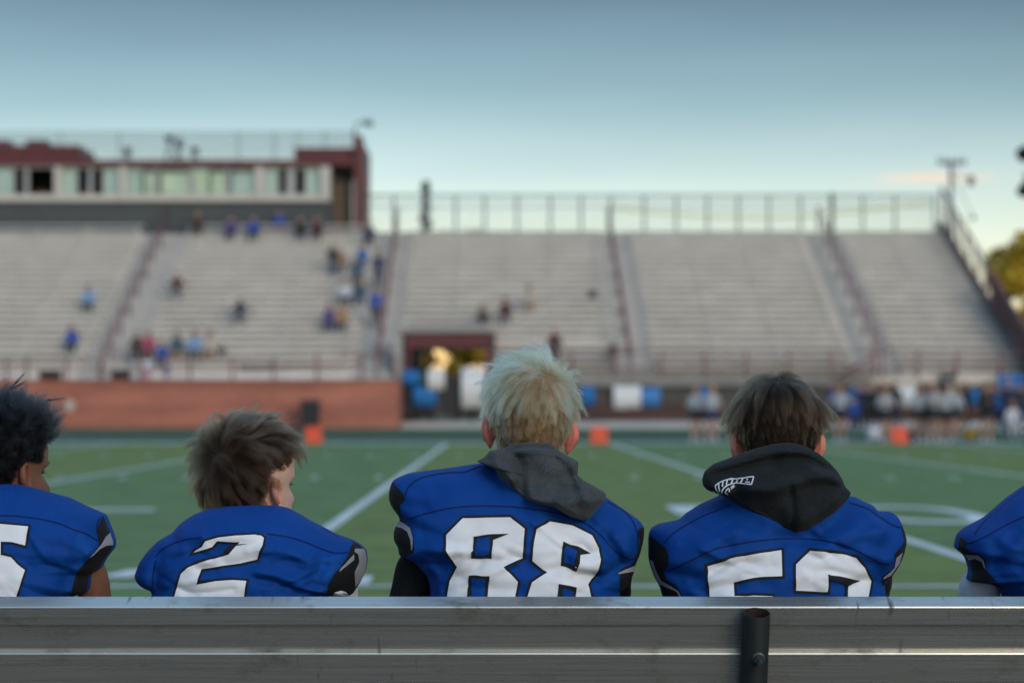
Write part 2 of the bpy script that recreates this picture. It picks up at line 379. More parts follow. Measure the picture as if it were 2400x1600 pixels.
mb = MB(); mb.tube((-45, 80.2, zt), (at(560, 0, 80.2).x, 80.2, zt), .035); a = Vector((at(560, 0, 80.2).x, 80.2, zt)); b = Vector((at(845, 0, 80.2).x, 80.2, at(0, 832, 80.2).z))
mb.tube(a, b, .035); mb.tube(a - Vector((0, 0, .32)), b - Vector((0, 0, .32)), .06); mb.tube((-45, 80.2, zt - .4), (a.x, 80.2, zt - .4), .03); mb.tube(b, (-3.8, 80.2, b.z - .05), .035)
obj('rail', mb, rail_m, s, smooth=True)
for px in (15, 62, 155, 235, 330, 445, 545, 641, 743, 847, 925):
    x = at(px, 0, 80.2).x; z = zt if px < 600 else float(np.interp(px, [560, 845], [zt, b.z]))
    mb = MB(); mb.tube((x, 80.2, 2.07), (x, 80.2, z + (.12 if px in (743, 847, 62) else .02)), .05); obj('post', mb, rail_m, s, smooth=True)

# front wall of the right sections, with dark recess above a brick plinth
s = empty('front_wall', (20, 84.2, .3), 'dark wall under the right bleachers with a brick plinth below', 'wall')
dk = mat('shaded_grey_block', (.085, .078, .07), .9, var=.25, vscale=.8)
gx = at(1140, 0, 84.2).x
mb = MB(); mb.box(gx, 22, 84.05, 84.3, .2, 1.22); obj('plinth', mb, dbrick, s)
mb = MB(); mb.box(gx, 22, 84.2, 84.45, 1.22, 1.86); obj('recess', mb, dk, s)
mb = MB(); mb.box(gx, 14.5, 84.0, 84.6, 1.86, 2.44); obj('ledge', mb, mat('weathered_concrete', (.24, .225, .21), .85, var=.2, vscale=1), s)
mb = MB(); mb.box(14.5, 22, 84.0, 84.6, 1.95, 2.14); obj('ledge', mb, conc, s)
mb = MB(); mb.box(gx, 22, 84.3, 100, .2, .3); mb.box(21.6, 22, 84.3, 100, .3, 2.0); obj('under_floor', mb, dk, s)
s = empty('front_railing', (10, 84.0, 2.44), 'faded maroon pipe railing along the foot of the right bleachers', 'railing')
z1, z2 = at(0, 824, 84).z, at(0, 866, 84).z
mb = MB(); mb.tube((gx, 84.0, z1), (20.4, 84.0, z1), .035); mb.tube((gx, 84.0, z2), (20.4, 84.0, z2), .03); mb.tube((gx, 84.0, (z1 + z2) / 2), (20.4, 84.0, (z1 + z2) / 2), .025)
obj('rail', mb, rail_m, s, smooth=True)
for px in (1150, 1240, 1340, 1438, 1549, 1651, 1749, 1848, 1948, 2050, 2152, 2242, 2344):
    x = at(px, 0, 84).x; mb = MB(); mb.tube((x, 84.0, 2.2), (x, 84.0, z1 + .03), .05); obj('post', mb, rail_m, s, smooth=True)
mb = MB(); mb.tube(at(2055, 826, 83.9), at(1962, 886, 83.9), .05); mb.tube(at(2055, 845, 83.9), at(1962, 905, 83.9), .04); obj('stair_rail', mb, rail_m, s, smooth=True)

# tunnel portal
s = empty('tunnel_portal', (-1.9, 84.2, .3), 'maroon framed tunnel opening under the grandstand', 'tunnel')
xl, xr = at(958, 0, 84.2).x, at(1140, 0, 84.2).x
mb = MB(); mb.box(xl - .1, xr + .1, 83.9, 84.5, 3.32, 3.82); obj('lintel', mb, maroon, s)
mb = MB(); mb.box(xl - .14, xl + .08, 83.95, 84.5, .3, 3.32); obj('post', mb, maroon, s)
mb = MB(); mb.box(xr - .06, xr + .14, 83.95, 84.5, .3, 3.32); obj('post', mb, maroon, s)
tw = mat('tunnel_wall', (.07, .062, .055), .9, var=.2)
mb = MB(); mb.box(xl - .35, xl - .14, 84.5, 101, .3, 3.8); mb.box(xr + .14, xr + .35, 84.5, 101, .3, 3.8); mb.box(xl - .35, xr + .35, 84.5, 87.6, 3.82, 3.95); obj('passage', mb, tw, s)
mb = MB(); mb.box(xl - .1, xr + .1, 84.3, 84.4, 3.95, 4.25)
for i in range(12):
    x = xl + (xr - xl) * i / 11; mb.tube((x, 84.35, 4.25), (x, 84.35, 4.9), .02, 6)
obj('parapet', mb, mat('grey_panel', (.36, .34, .33), .7, var=.1), s)
# thin end posts beside the stairway wall
s = empty('stair_wall', (-3.9, 84.2, .3), 'grey end wall between the stairway and the tunnel frame', 'wall')
mb = MB(); mb.box(-4.05, xl - .2, 84.25, 84.45, .25, 3.8); mb.box(-5.65, -4.05, 84.1, 84.3, 1.7, 2.2); obj('wall_body', mb, stairm, s)
# low dark gate inside the tunnel mouth
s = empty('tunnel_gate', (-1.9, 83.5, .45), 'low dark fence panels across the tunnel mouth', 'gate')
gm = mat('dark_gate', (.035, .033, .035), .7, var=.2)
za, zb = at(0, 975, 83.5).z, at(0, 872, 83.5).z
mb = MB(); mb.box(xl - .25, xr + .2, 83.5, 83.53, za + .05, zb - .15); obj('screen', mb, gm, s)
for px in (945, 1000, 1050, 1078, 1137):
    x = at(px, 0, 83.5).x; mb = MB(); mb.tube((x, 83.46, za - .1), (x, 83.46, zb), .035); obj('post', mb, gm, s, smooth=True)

# banners and signs hung along the foot of the stand
bl = mat('blue_banner', (.012, .16, .45), .6, var=.15, vscale=1.5); bl2 = mat('light_blue_banner', (.06, .22, .55), .6, var=.15, vscale=1.5)
wh = mat('white_banner', (.72, .72, .72), .6, var=.08, vscale=2); gr = mat('green_banner', (.03, .10, .09), .6)
def banner(px0, px1, py0, py1, Y, m, lab, wav=.03, cat='banner'):
    a, b = at(px0, py0, Y), at(px1, py1, Y); mb = MB(); k = 14
    pts = [(a.x + (b.x - a.x) * i / k, Y + wav * math.sin(i * 1.3 + px0)) for i in range(k + 1)]
    vs = []
    for dy in (0, .012):
        for x, y in pts: vs += [(x, y + dy, b.z + .02 * math.sin(x * 5)), (x, y + dy, a.z)]
    q = 2 * (k + 1)
    fs = [(2 * i, 2 * i + 2, 2 * i + 3, 2 * i + 1) for i in range(k)] + [(q + 2 * i, q + 2 * i + 1, q + 2 * i + 3, q + 2 * i + 2) for i in range(k)]
    fs += [(2 * i + 1, 2 * i + 3, q + 2 * i + 3, q + 2 * i + 1) for i in range(k)] + [(2 * i, q + 2 * i, q + 2 * i + 2, 2 * i + 2) for i in range(k)] + [(0, 1, q + 1, q), (2 * k, q + 2 * k, q + 2 * k + 1, 2 * k + 1)]
    mb.add(vs, fs)
    o = obj('banner' if cat == 'banner' else 'sign_board', mb, m, origin=((a.x + b.x) / 2, Y, b.z), smooth=True, label=lab, cat=cat, group='banners along the foot of the grandstand')
    return o
banner(946, 982, 868, 905, 83.2, bl, 'small blue banner at the left edge of the tunnel mouth')
banner(978, 1008, 876, 906, 83.3, gr, 'dark green banner between the blue and white ones in the tunnel mouth')
banner(968, 1024, 906, 952, 83.1, bl, 'wide blue banner low in the tunnel mouth')
banner(1003, 1042, 864, 914, 83.0, wh, 'white banner hung above the wide blue one in the tunnel mouth')
banner(1081, 1138, 862, 956, 83.1, wh, 'tall white banner at the right side of the tunnel mouth')
banner(1362, 1394, 906, 950, 83.9, bl, 'blue banner on the dark wall just right of the blond head')
banner(1438, 1502, 904, 957, 83.9, wh, 'white square banner on the dark wall between the blond and the brown haired heads')
banner(1503, 1548, 909, 952, 83.9, bl2, 'light blue banner touching the white square one')
banner(1640, 1674, 910, 962, 83.9, bl, 'blue banner behind the two cheerleaders left of the brown haired head')
banner(1995, 2022, 903, 942, 83.9, bl, 'narrow blue banner behind the spectators right of the brown haired head')
banner(2098, 2148, 902, 954, 82.5, wh, 'white square banner behind the cheerleaders')
banner(2252, 2294, 912, 951, 83.2, bl, 'blue banner between the cheerleader group and the one in black')
banner(2322, 2345, 905, 945, 83.6, bl, 'small blue banner left of the big blue one')
banner(2340, 2470, 878, 948, 83.4, bl, 'big blue banner at the right edge')
m_dark = mat('dark_plastic', (.02, .022, .026), .6, var=.2)
s = empty('notice_panel', tuple(at(2220, 904, 83.8)), 'small black board hung under the right bleachers', 'board')
a, b = at(2203, 877, 83.8), at(2238, 904, 83.8); mb = MB(); mb.box(a.x, b.x, 83.75, 83.85, b.z, a.z); obj('panel', mb, m_dark, s)
a, b = at(2201, 875, 83.72), at(2240, 878, 83.72); mb = MB(); mb.box(a.x, b.x, 83.72, 83.87, b.z, a.z); obj('frame', mb, galv, s)
# ================================================================ fence on top, side fence, press box, poles, trees
mesh_wire = mat('chain_link_wire', (.42, .46, .44), .5, metal=.4)
YB = rowY(ROWS) + .45
zt, zb = at(0, 458, YB).z, rowZ(ROWS - 1)
def chain(mb, x0, x1, z0f, z1f, Y=None, step=.13, r=.004, yf=None):
    """crossing diagonal wires between two edges (real thin wires, 3 sided)"""
    Hh = 1.8; k = int((x1 - x0 + Hh) / step)
    for sg in (1, -1):
        for i in range(k + 1):
            xa = x0 - Hh + i * step
            t0 = max(0, (x0 - xa) / Hh); t1 = min(1, (x1 - xa) / Hh)
            if t1 <= t0: continue
            P = []
            for t in (t0, t1):
                x = xa + Hh * t; v = t if sg > 0 else 1 - t
                P.append((x, (Y if yf is None else yf(x)), z0f(x) + (z1f(x) - z0f(x)) * v))
            mb.tube(P[0], P[1], r, 3, cap=False)
x0, x1 = at(856, 0, YB).x, at(2196, 0, YB).x
s = empty('top_fence', ((x0 + x1) / 2, YB, zb), 'chain link fence with grey posts along the top of the right bleachers', 'fence')
mb = MB(); mb.tube((x0, YB, zt), (x1, YB, zt), .045); mb.tube((x0, YB, zb + .1), (x1, YB, zb + .1), .04); mb.tube((x0, YB, (zt * .72 + zb * .28)), (x1, YB, (zt * .72 + zb * .28)), .02); obj('rail', mb, galv, s, smooth=True)
mb = MB(); chain(mb, x0, x1, lambda x: zb + .1, lambda x: zt, YB, .12, .005); obj('chain_link', mb, mesh_wire, s)
for px in (857, 923, 998, 1068, 1136, 1212, 1290, 1362, 1432, 1510, 1585, 1658, 1730, 1802, 1876, 1950, 2022, 2098, 2190):
    x = at(px, 0, YB).x; mb = MB(); r = .10 if px == 1950 else .055
    mb.tube((x, YB, zb - .2), (x, YB, zt + (.12 if px == 1950 else .03)), r); obj('post', mb, mat('dark_post', (.10, .09, .07), .7) if px == 1950 else galv, s, smooth=True)
# drooping caution tape along the fence
tape = mat('yellow_tape', (.55, .5, .12), .6)
mb = MB(); k = 24; a, b = at(1432, 488, YB - .1), at(2180, 474, YB - .1); pts = []
for i in range(k + 1):
    t = i / k; p = a.lerp(b, t); p.z -= .55 * math.sin(math.pi * t) ; pts.append(p)
vs = [];  fs = []
for p in pts: vs += [(p.x, p.y, p.z - .04), (p.x, p.y, p.z + .04), (p.x, p.y + .01, p.z + .04), (p.x, p.y + .01, p.z - .04)]
for i in range(k):
    for q in range(4): fs.append((4 * i + q, 4 * i + (q + 1) % 4, 4 * i + 4 + (q + 1) % 4, 4 * i + 4 + q))
mb.add(vs, fs); obj('caution_tape', mb, tape, origin=tuple(a), label='yellow tape sagging along the fence on top of the right bleachers', cat='tape')

# sloping side fence at the right end
s = empty('side_fence', (20.7, 84, 2.4), 'maroon fence sloping down the right end of the bleachers', 'fence')
XS = 20.62
def dz(y): return Z0 + (y - Y0) / RUN * RISE
top = lambda y: dz(y) + float(np.interp(y, [84, 101], [1.35, 1.75]))
mb = MB(); P = [(XS, y, top(y)) for y in (82.5, 88, 94, YB)]; mb.path(P, .06, 8); P = [(XS, y, dz(y) + .12) for y in (82.5, 88, 94, YB)]; mb.path(P, .11, 8); obj('rail', mb, rail_m, s, smooth=True)
for i, y in enumerate(np.linspace(82.6, YB - .05, 11)):
    mb = MB(); mb.tube((XS, y, dz(y) - 1.0), (XS, y, top(y) + .02), .06); obj('post', mb, rail_m, s, smooth=True)
mb = MB(); k = 90
for sg in (1, -1):
    for i in range(150):
        ya = 90.5 + i * .25 - 1.6
        t0, t1 = max(0, (90.5 - ya) / 1.6), min(1, (YB - ya) / 1.6)
        if t1 <= t0: continue
        q = []
        for t in (t0, t1):
            y = ya + 1.6 * t; v = t if sg > 0 else 1 - t; q.append((XS, y, dz(y) + .1 + (top(y) - dz(y) - .1) * v))
        mb.tube(q[0], q[1], .005, 3, cap=False)
obj('chain_link', mb, mat('maroon_wire', (.10, .07, .07), .6), s)
mb = MB(); ys = np.linspace(82.5, 91.0, 12)
vs = []
for xx in (XS - .02, XS + .03):
    for y in ys: vs += [(xx, y, dz(y) - .2), (xx, y, top(y) - .04)]
q = 2 * len(ys); fs = []
for i in range(len(ys) - 1):
    fs += [(2 * i, 2 * i + 2, 2 * i + 3, 2 * i + 1), (q + 2 * i, q + 2 * i + 1, q + 2 * i + 3, q + 2 * i + 2), (2 * i + 1, 2 * i + 3, q + 2 * i + 3, q + 2 * i + 1)]
fs += [(0, 1, q + 1, q), (q - 2, 2 * q - 2, 2 * q - 1, q - 1)]
mb.add(vs, fs); obj('panel', mb, mat('rust_maroon_panel', (.085, .028, .016), .7, var=.35, vscale=1.2), s)
s = empty('stand_end_wall', (20.9, 92, 1), 'dark end face of the grandstand at the right', 'wall')
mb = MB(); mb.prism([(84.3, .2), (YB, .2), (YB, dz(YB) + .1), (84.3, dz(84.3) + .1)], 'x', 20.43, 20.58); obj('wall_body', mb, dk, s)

# press box on top of the left sections
YP = rowY(ROWS) + .25
pb = empty('press_box', (-20, YP, 9.0), 'long maroon press box with a row of pale windows above the left bleachers', 'building')
A = lambda px, py, Y=YP: at(px, py, Y)
charc = mat('charcoal_wall', (.072, .078, .080), .8, var=.12, vscale=.5)
trim = mat('cream_trim', (.60, .55, .48), .6, var=.06); trimg = mat('grey_trim', (.40, .39, .39), .6)
def fbox(px0, px1, py0, py1, Ya, Yb, Yref=None):
    a, b = A(px0, py0, Yref or Ya), A(px1, py1, Yref or Ya); mb = MB(); mb.box(a.x, b.x, Ya, Yb, b.z, a.z); return mb
obj('base_wall', fbox(-900, 768, 471, 552, YP, YP + .2), charc, pb)
obj('sill', fbox(-900, 774, 456, 471, YP - .2, YP + .2), trim, pb)
obj('fascia', fbox(-900, 848, 373, 388, YP - .25, YP + .3), maroon, pb)
obj('soffit', fbox(-900, 772, 388, 393, YP - .15, YP + .3), trimg, pb)
obj('chimney', fbox(60, 108, 328, 341, YP + .5, YP + 2), mat('grey_brown_block', (.10, .055, .05), .8), pb)
mb = fbox(-900, 188, 341, 373, YP + .3, YP + 4); mm = fbox(-900, 18, 327, 341, YP + .6, YP + 2); mb.add(mm.v, mm.f); obj('parapet', mb, maroon, pb, label='maroon parapet with stepped top at the left')
obj('parapet', fbox(690, 829, 346, 373, YP + .1, YP + .5), maroon, pb)
mb = fbox(829, 850, 318, 552, YP - .3, YP + .4); obj('corner_pillar', mb, maroon, pb)
mb = fbox(829, 850, 330, 552, YP + .4, YP + 6, YP); obj('side_wall', mb, maroon, pb)
obj('door', fbox(779, 824, 418, 552, YP + 1.0, YP + 1.1, YP), mat('tan_door', (.20, .135, .08), .6, var=.15), pb)
obj('door_recess', fbox(764, 781, 388, 552, YP + .2, YP + .9, YP), charc, pb)
obj('door_recess', fbox(772, 829, 388, 418, YP + .9, YP + 1.0, YP), m_dark, pb)
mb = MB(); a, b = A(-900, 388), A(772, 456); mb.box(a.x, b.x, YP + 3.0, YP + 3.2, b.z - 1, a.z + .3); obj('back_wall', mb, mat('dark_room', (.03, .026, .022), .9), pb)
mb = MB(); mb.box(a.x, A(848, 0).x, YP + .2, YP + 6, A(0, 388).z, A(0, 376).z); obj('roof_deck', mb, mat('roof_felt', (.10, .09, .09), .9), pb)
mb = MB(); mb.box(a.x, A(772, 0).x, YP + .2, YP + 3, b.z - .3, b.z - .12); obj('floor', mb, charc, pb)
glass = mat('window_glass', (.42, .55, .47), .25, spec=.8, var=.2, vscale=.4); glass2 = mat('sky_tinted_glass', (.48, .60, .42), .3, spec=.7, var=.25, vscale=.7)  # pale green is the sky's reflection put into the pane colour
# window bays: (x0, x1, material) in source pixels; gaps are open dark windows
bays = [(-300, -190, glass), (-150, -40, glass), (-30, 32, glass), (144, 180, glass), (242, 278, glass), (296, 335, glass), (335, 375, glass2), (375, 445, glass2), (452, 492, glass2), (492, 540, glass2), (540, 596, glass), (620, 652, glass), (716, 750, glass)]
for x0_, x1_, m in bays:
    top_ = 402 if (335 <= x0_ <= 395 or 492 <= x0_ < 560) else 393
    w = obj('window', fbox(x0_, x1_, top_, 456, YP + .1, YP + .14), m, pb)
    mb = MB(); a, b = A(x0_, top_), A(x1_, 456)
    mb.box(a.x - .04, a.x + .04, YP + .02, YP + .16, b.z, a.z); mb.box(b.x - .04, b.x + .04, YP + .02, YP + .16, b.z, a.z); mb.box(a.x + .04, b.x - .04, YP + .03, YP + .15, b.z, b.z + .09); mb.box(a.x + .04, b.x - .04, YP + .03, YP + .15, a.z - .07, a.z)
    obj('frame', mb, trimg, w)
for px0, px1 in ((57, 67), (207, 217), (363, 371), (443, 449), (530, 537), (672, 692)):
    obj('mullion', fbox(px0, px1, 393, 456, YP + .0, YP + .12), trimg, pb)
for px0, px1 in ((-45, -30), (127, 141), (279, 294), (598, 616), (752, 773)):
    obj('column', fbox(px0, px1, 390, 458, YP - .28, YP + .1), trim, pb)
for px0, px1, py in ((72, 124, 440), (183, 205, 430), (655, 672, 432), (693, 714, 430)):
    mb = fbox(px0, px1, py, 456, YP + 1.2, YP + 1.6, YP); obj('counter', mb, mat('tan_counter', (.12, .075, .04), .7), pb)
# roof railing: many thin horizontal wires and posts
s = empty('roof_railing', (-15, YP + .5, A(0, 373).z), 'wire railing along the flat roof of the press box', 'railing')
mb = MB()
for py in (307, 316, 325, 334, 343, 352, 361): mb.tube((A(-900, 0).x, YP + .6, A(0, py).z), (A(835, 0).x, YP + .6, A(0, py).z), .034, 5)
obj('wire', mb, galv, s)
for px in (-60, 135, 275, 415, 555, 640, 695, 760, 832):
    mb = MB(); x = A(px, 0).x; mb.tube((x, YP + .6, A(0, 376).z), (x, YP + .6, A(0, 304).z), .035, 6); obj('post', mb, galv, s)
# gooseneck lamp on the corner
s = empty('roof_lamp', tuple(A(832, 318)), 'curved gooseneck lamp on the corner of the press box roof', 'lamp')
mb = MB(); mb.path([A(830, 320), A(832, 300), A(840, 288), A(852, 284), A(862, 286)], .045, 8); obj('arm', mb, galv, s, smooth=True)
mb = MB(); p = A(864, 287); mb.tube(p + Vector((0, 0, .12)), p + Vector((0, 0, -.15)), .12, 12, .28); obj('lamp_shade', mb, galv, s, smooth=True)
# cameras on tripods on the roof
for px, py, lab in ((385, 322, 'taller camera on a tripod on the press box roof'), (408, 336, 'camera on a tripod right of the taller one on the roof'), (445, 350, 'wide low camera on a tripod on the press box roof'), (285, 352, 'tilted camera stand left of the other cameras on the roof')):
    b0 = A(px, 374); b0.y = YP + 1.5; t0 = A(px, py); t0.y = YP + 1.5
    s = empty('video_camera', tuple(b0), lab, 'camera', 'cameras on the press box roof')
    mb = MB(); mb.box(t0.x - .16, t0.x + .2, b0.y - .12, b0.y + .12, t0.z - .02, t0.z + .28); mb.tube((t0.x + .05, b0.y - .12, t0.z + .13), (t0.x + .05, b0.y - .35, t0.z + .13), .08, 10); obj('camera_body', mb, m_dark, s)
    mb = MB()
    for a_ in (0, 2.1, 4.2): mb.tube((t0.x, b0.y, t0.z), (b0.x + .3 * math.cos(a_), b0.y + .3 * math.sin(a_), b0.z), .03, 6)
    obj('tripod', mb, m_dark, s)

# utility pole, floodlight mast
wood = mat('pole_wood', (.13, .135, .13), .8, var=.2)
Yu = 135.0; b0 = at(2229, 960, Yu); b0.z = .2; t0 = at(2229, 374, Yu)
s = empty('utility_pole', tuple(b0), 'tall thin utility pole with a crossarm behind the right end of the bleachers', 'pole')
mb = MB(); mb.tube(b0, t0, .17, 10, .12); obj('shaft', mb, wood, s, smooth=True)
mb = MB(); a = at(2197, 383, Yu); b = at(2262, 383, Yu); mb.box(a.x, b.x, Yu - .25, Yu - .12, a.z - .1, a.z + .1); obj('crossarm', mb, wood, s)
mb = MB()
for px in (2200, 2214, 2246, 2260): p = at(px, 380, Yu); mb.tube(p, p + Vector((0, 0, .3)), .06, 6)
obj('insulator', mb, galv, s)
mb = MB(); p = at(2276, 424, Yu); mb.tube(p - Vector((0, 0, .3)), p + Vector((0, 0, .3)), .22, 10); mb.tube(at(2231, 400, Yu), p, .03, 6); obj('transformer', mb, galv, s)
mb = MB(); mb.path([at(2231, 405, Yu), at(2262, 470, Yu), at(2280, 510, Yu)], .03, 5); mb.tube(at(2280, 505, Yu), at(2280, 516, Yu), .15, 8); obj('guy_wire', mb, galv, s)
Yf = 72.0; bx = at(2452, 0, Yf).x
s = empty('floodlight_mast', (bx, Yf, 0), 'dark floodlight heads on a mast at the right edge', 'floodlight')
mb = MB(); mb.tube((bx, Yf, .1), (bx, Yf, 12.0), .16, 12, .11); obj('shaft', mb, m_dark, s, smooth=True)
for py in (352, 415):
    z = at(0, py, Yf).z; mb = MB(); mb.tube((bx - .75, Yf, z + .1), (bx + .75, Yf, z + .1), .05, 8); obj('crossarm', mb, m_dark, s)
for px, py, tz in ((2404, 356, .14), (2440, 356, .14), (2404, 440, -.1), (2442, 440, -.1)):
    p = at(px, py, Yf); mb = MB(); d = Vector((-.35, -.6, -.45)).normalized()
    if py > 400: d = Vector((-.25, -.5, -.8)).normalized()
    mb.tube(p - d * .26, p + d * .16, .12, 14, .27); mb.tube(p + d * .16, p + d * .20, .28, 14); mb.tube(p - d * .2, Vector((p.x, Yf, at(0, 352 if py < 400 else 415, Yf).z + .1)), .03, 6); obj('lamp_head', mb, m_dark, s, smooth=True)

# trees
def leaf_mat(name, c, c2):
    m = mat(name, c, .7, var=.35, vscale=1.3, col2=c2, spec=.3)
    return m
bark = mat('bark', (.07, .05, .035), .9, var=.3, vscale=6)
def tree(name, base, h, rad, lm, lab, n=5200, crown0=.3, squash=1.0, seed=1, leaf=.2, kind='round', blobs=16):
    rg = np.random.default_rng(seed); b = Vector(base)
    s = empty(name, tuple(b), lab, 'tree')
    mb = MB(); tip = b + Vector((rg.normal() * .2, rg.normal() * .2, h * .9)); mid = b.lerp(tip, .5) + Vector((rg.normal() * .1, 0, 0))
    mb.tube(b, mid, h * .028, 9, h * .018); mb.tube(mid, tip, h * .018, 8, h * .004)
    cen = []
    for i in range(blobs):
        if kind == 'cone':
            t = (i + .5) / blobs; z = h * (crown0 + (1 - crown0) * t); q = rad * (1 - t) ** .9 * .75; a = i * 2.4; cen.append((q * math.cos(a) * .6, q * math.sin(a) * .6, z, max(.25, rad * (1 - t) * .8 + .12), .35))
        else:
            a = i * 2.4 + rg.normal() * .3; u = rg.uniform(-.9, 1); q = math.sqrt(max(0, 1 - u * u)) * rad * rg.uniform(.45, .85)
            cen.append((q * math.cos(a), q * math.sin(a), h * (crown0 + (1 - crown0) * .5) + u * h * (1 - crown0) * .42 * squash, rad * rg.uniform(.26, .46), .8))
    for c in cen:
        e = b + Vector(c[:3]); st = b.lerp(tip, min(.85, max(.25, (c[2] / h) - .22))); mb.tube(st, e, h * .007, 5, h * .002)
    obj('trunk', mb, bark, s, smooth=True)
    vs = []; fs = []
    k = n // len(cen)
    P = []
    for c in cen:
        d = rg.normal(size=(k, 3)); d /= np.linalg.norm(d, axis=1)[:, None]; rr = rg.uniform(.35, 1, size=(k, 1)) ** .6
        P.append(np.array(c[:3]) + d * rr * np.array([c[3], c[3], c[3] * c[4]]))
    P = np.vstack(P) + np.array(b); N = len(P)
    u = rg.normal(size=(N, 3)); u /= np.linalg.norm(u, axis=1)[:, None]; w = np.cross(u, rg.normal(size=(N, 3))); w /= np.linalg.norm(w, axis=1)[:, None]
    sz = rg.uniform(.6, 1.3, size=(N, 1)) * leaf
    V = np.stack([P - u * sz, P + w * sz * .5, P + u * sz, P - w * sz * .5], 1).reshape(-1, 3)
    mb = MB(); mb.v = [tuple(v) for v in V]; mb.f = [(4 * i, 4 * i + 1, 4 * i + 2, 4 * i + 3) for i in range(N)]; mb.m = [0] * N
    me = mb.mesh('crown', ORIG[s.name], fix=False)
    link('crown', me, [lm], s)
    return s
gold = leaf_mat('autumn_leaves', (.42, .22, .010), (.75, .42, .02)); olive = leaf_mat('olive_leaves', (.42, .31, .02), (.80, .52, .05)); dkl = leaf_mat('conifer_needles', (.05, .07, .06), (.09, .115, .10))  # conifer needles paled: distance haze put into their colour
b = at(2426, 0, 118); tree('tree', (b.x, 118, .2), 10.6, 3.3, olive, 'olive green tree beyond the right end of the grandstand', 6000, .15, 1.0, 3, .24)
b = at(2425, 0, 112); tree('tree', (b.x, 112, .2), 6.2, 2.2, gold, 'golden autumn tree in front of the olive one at the right edge', 4500, .1, 1.0, 4, .22)
b = at(998, 0, 160); tree('conifer', (b.x, 160, .2), 17.4, 1.15, dkl, 'narrow dark conifer showing behind the fence on top', 1500, .12, 1, 5, .3, 'cone', 40)
b = at(1070, 0, 150); tree('tree', (b.x, 150, .2), 13.9, 3.2, olive, 'low rounded treetop peeping over the right bleachers', 4500, .3, 1, 6, .25)
b = at(1015, 0, 122); tree('tree', (b.x, 122, .2), 5.2, 1.5, gold, 'golden tree seen through the left of the tunnel', 420, .16, 1, 8, .16, blobs=9)
b = at(1105, 0, 118); tree('tree', (b.x, 118, .2), 5.6, 1.6, olive, 'dark olive tree seen through the right of the tunnel', 5000, .05, 1, 9, .2)
# ================================================================ small things by the far sideline
orange = mat('orange_foam', (.75, .085, .03), .6, var=.06)
for px, lab in ((735, 'orange foam yard marker below the black bin at the brick wall'), (1404, 'orange foam yard marker right of the blond head'), (2107, 'orange foam yard marker among the cheerleaders')):
    p = at(px, 1044, 60.2); mb = MB(); w = .23
    mb.prism([(p.y - .18, .03), (p.y + .18, .03), (p.y + .05, .50), (p.y - .05, .50)], 'x', p.x - w, p.x + w)
    o = obj('yard_marker', mb, orange, origin=(p.x, p.y, .03), label=lab, cat='marker', group='orange yard markers on the far sideline'); bevel(o, .02)
a, b = at(706, 936, 79), at(750, 1003, 79)
s = empty('waste_bin', ((a.x + b.x) / 2, 79, b.z), 'black upright bin standing in front of the brick wall', 'bin')
mb = MB(); cx = (a.x + b.x) / 2
mb.add([(cx - .29, 78.72, b.z), (cx + .29, 78.72, b.z), (cx + .29, 79.25, b.z), (cx - .29, 79.25, b.z), (cx - .34, 78.66, a.z - .1), (cx + .34, 78.66, a.z - .1), (cx + .34, 79.3, a.z - .1), (cx - .34, 79.3, a.z - .1)],
       [(0, 3, 2, 1), (4, 5, 6, 7), (0, 1, 5, 4), (1, 2, 6, 5), (2, 3, 7, 6), (3, 0, 4, 7)])
bevel(obj('bin_body', mb, m_dark, s), .03)
mb = MB(); mb.prism([(78.64, a.z - .095), (79.32, a.z - .095), (79.32, a.z - .03), (79.0, a.z), (78.7, a.z - .02)], 'x', cx - .355, cx + .355); obj('lid', mb, m_dark, s)
for px0, px1, lab in ((93, 143, 'long black speaker box behind the railing at the far left'), (262, 306, 'black speaker box behind the railing below the seated families')):
    a, b = at(px0, 866, 80.9), at(px1, 882, 80.9); s = empty('speaker_box', ((a.x + b.x) / 2, 80.9, b.z), lab, 'speaker', 'black speaker boxes on the brick wall walkway')
    mb = MB(); mb.box(a.x, b.x, 80.7, 81.1, 1.95, a.z); bevel(obj('cabinet', mb, m_dark, s), .03)
    mb = MB(); mb.box(a.x + .06, b.x - .06, 80.68, 80.7, 2.0, a.z - .06); obj('grille', mb, mat('speaker_grille', (.03, .03, .03), .9), s)
a = at(2120, 990, 64); mb = MB(); rg = np.random.default_rng(3)
g = 9; vs = []; fs = []
for i in range(g + 1):
    for j in range(g + 1):
        u, v = i / g, j / g; e = min(u, 1 - u, v, 1 - v); vs.append((a.x - .42 + .9 * u, 63.7 + .7 * v, .03 + (.30 * min(1, e * 6) ** .5 * (.75 + .5 * noise.noise((u * 4, v * 4, 1))))))
for i in range(g):
    for j in range(g): fs.append((i * (g + 1) + j, (i + 1) * (g + 1) + j, (i + 1) * (g + 1) + j + 1, i * (g + 1) + j + 1))
mb.add(vs, fs); obj('blanket', mb, mat('navy_cloth', (.012, .022, .07), .9), origin=(a.x, 64, .03), smooth=True, label='rumpled navy blanket on the turf behind an orange marker', cat='blanket')
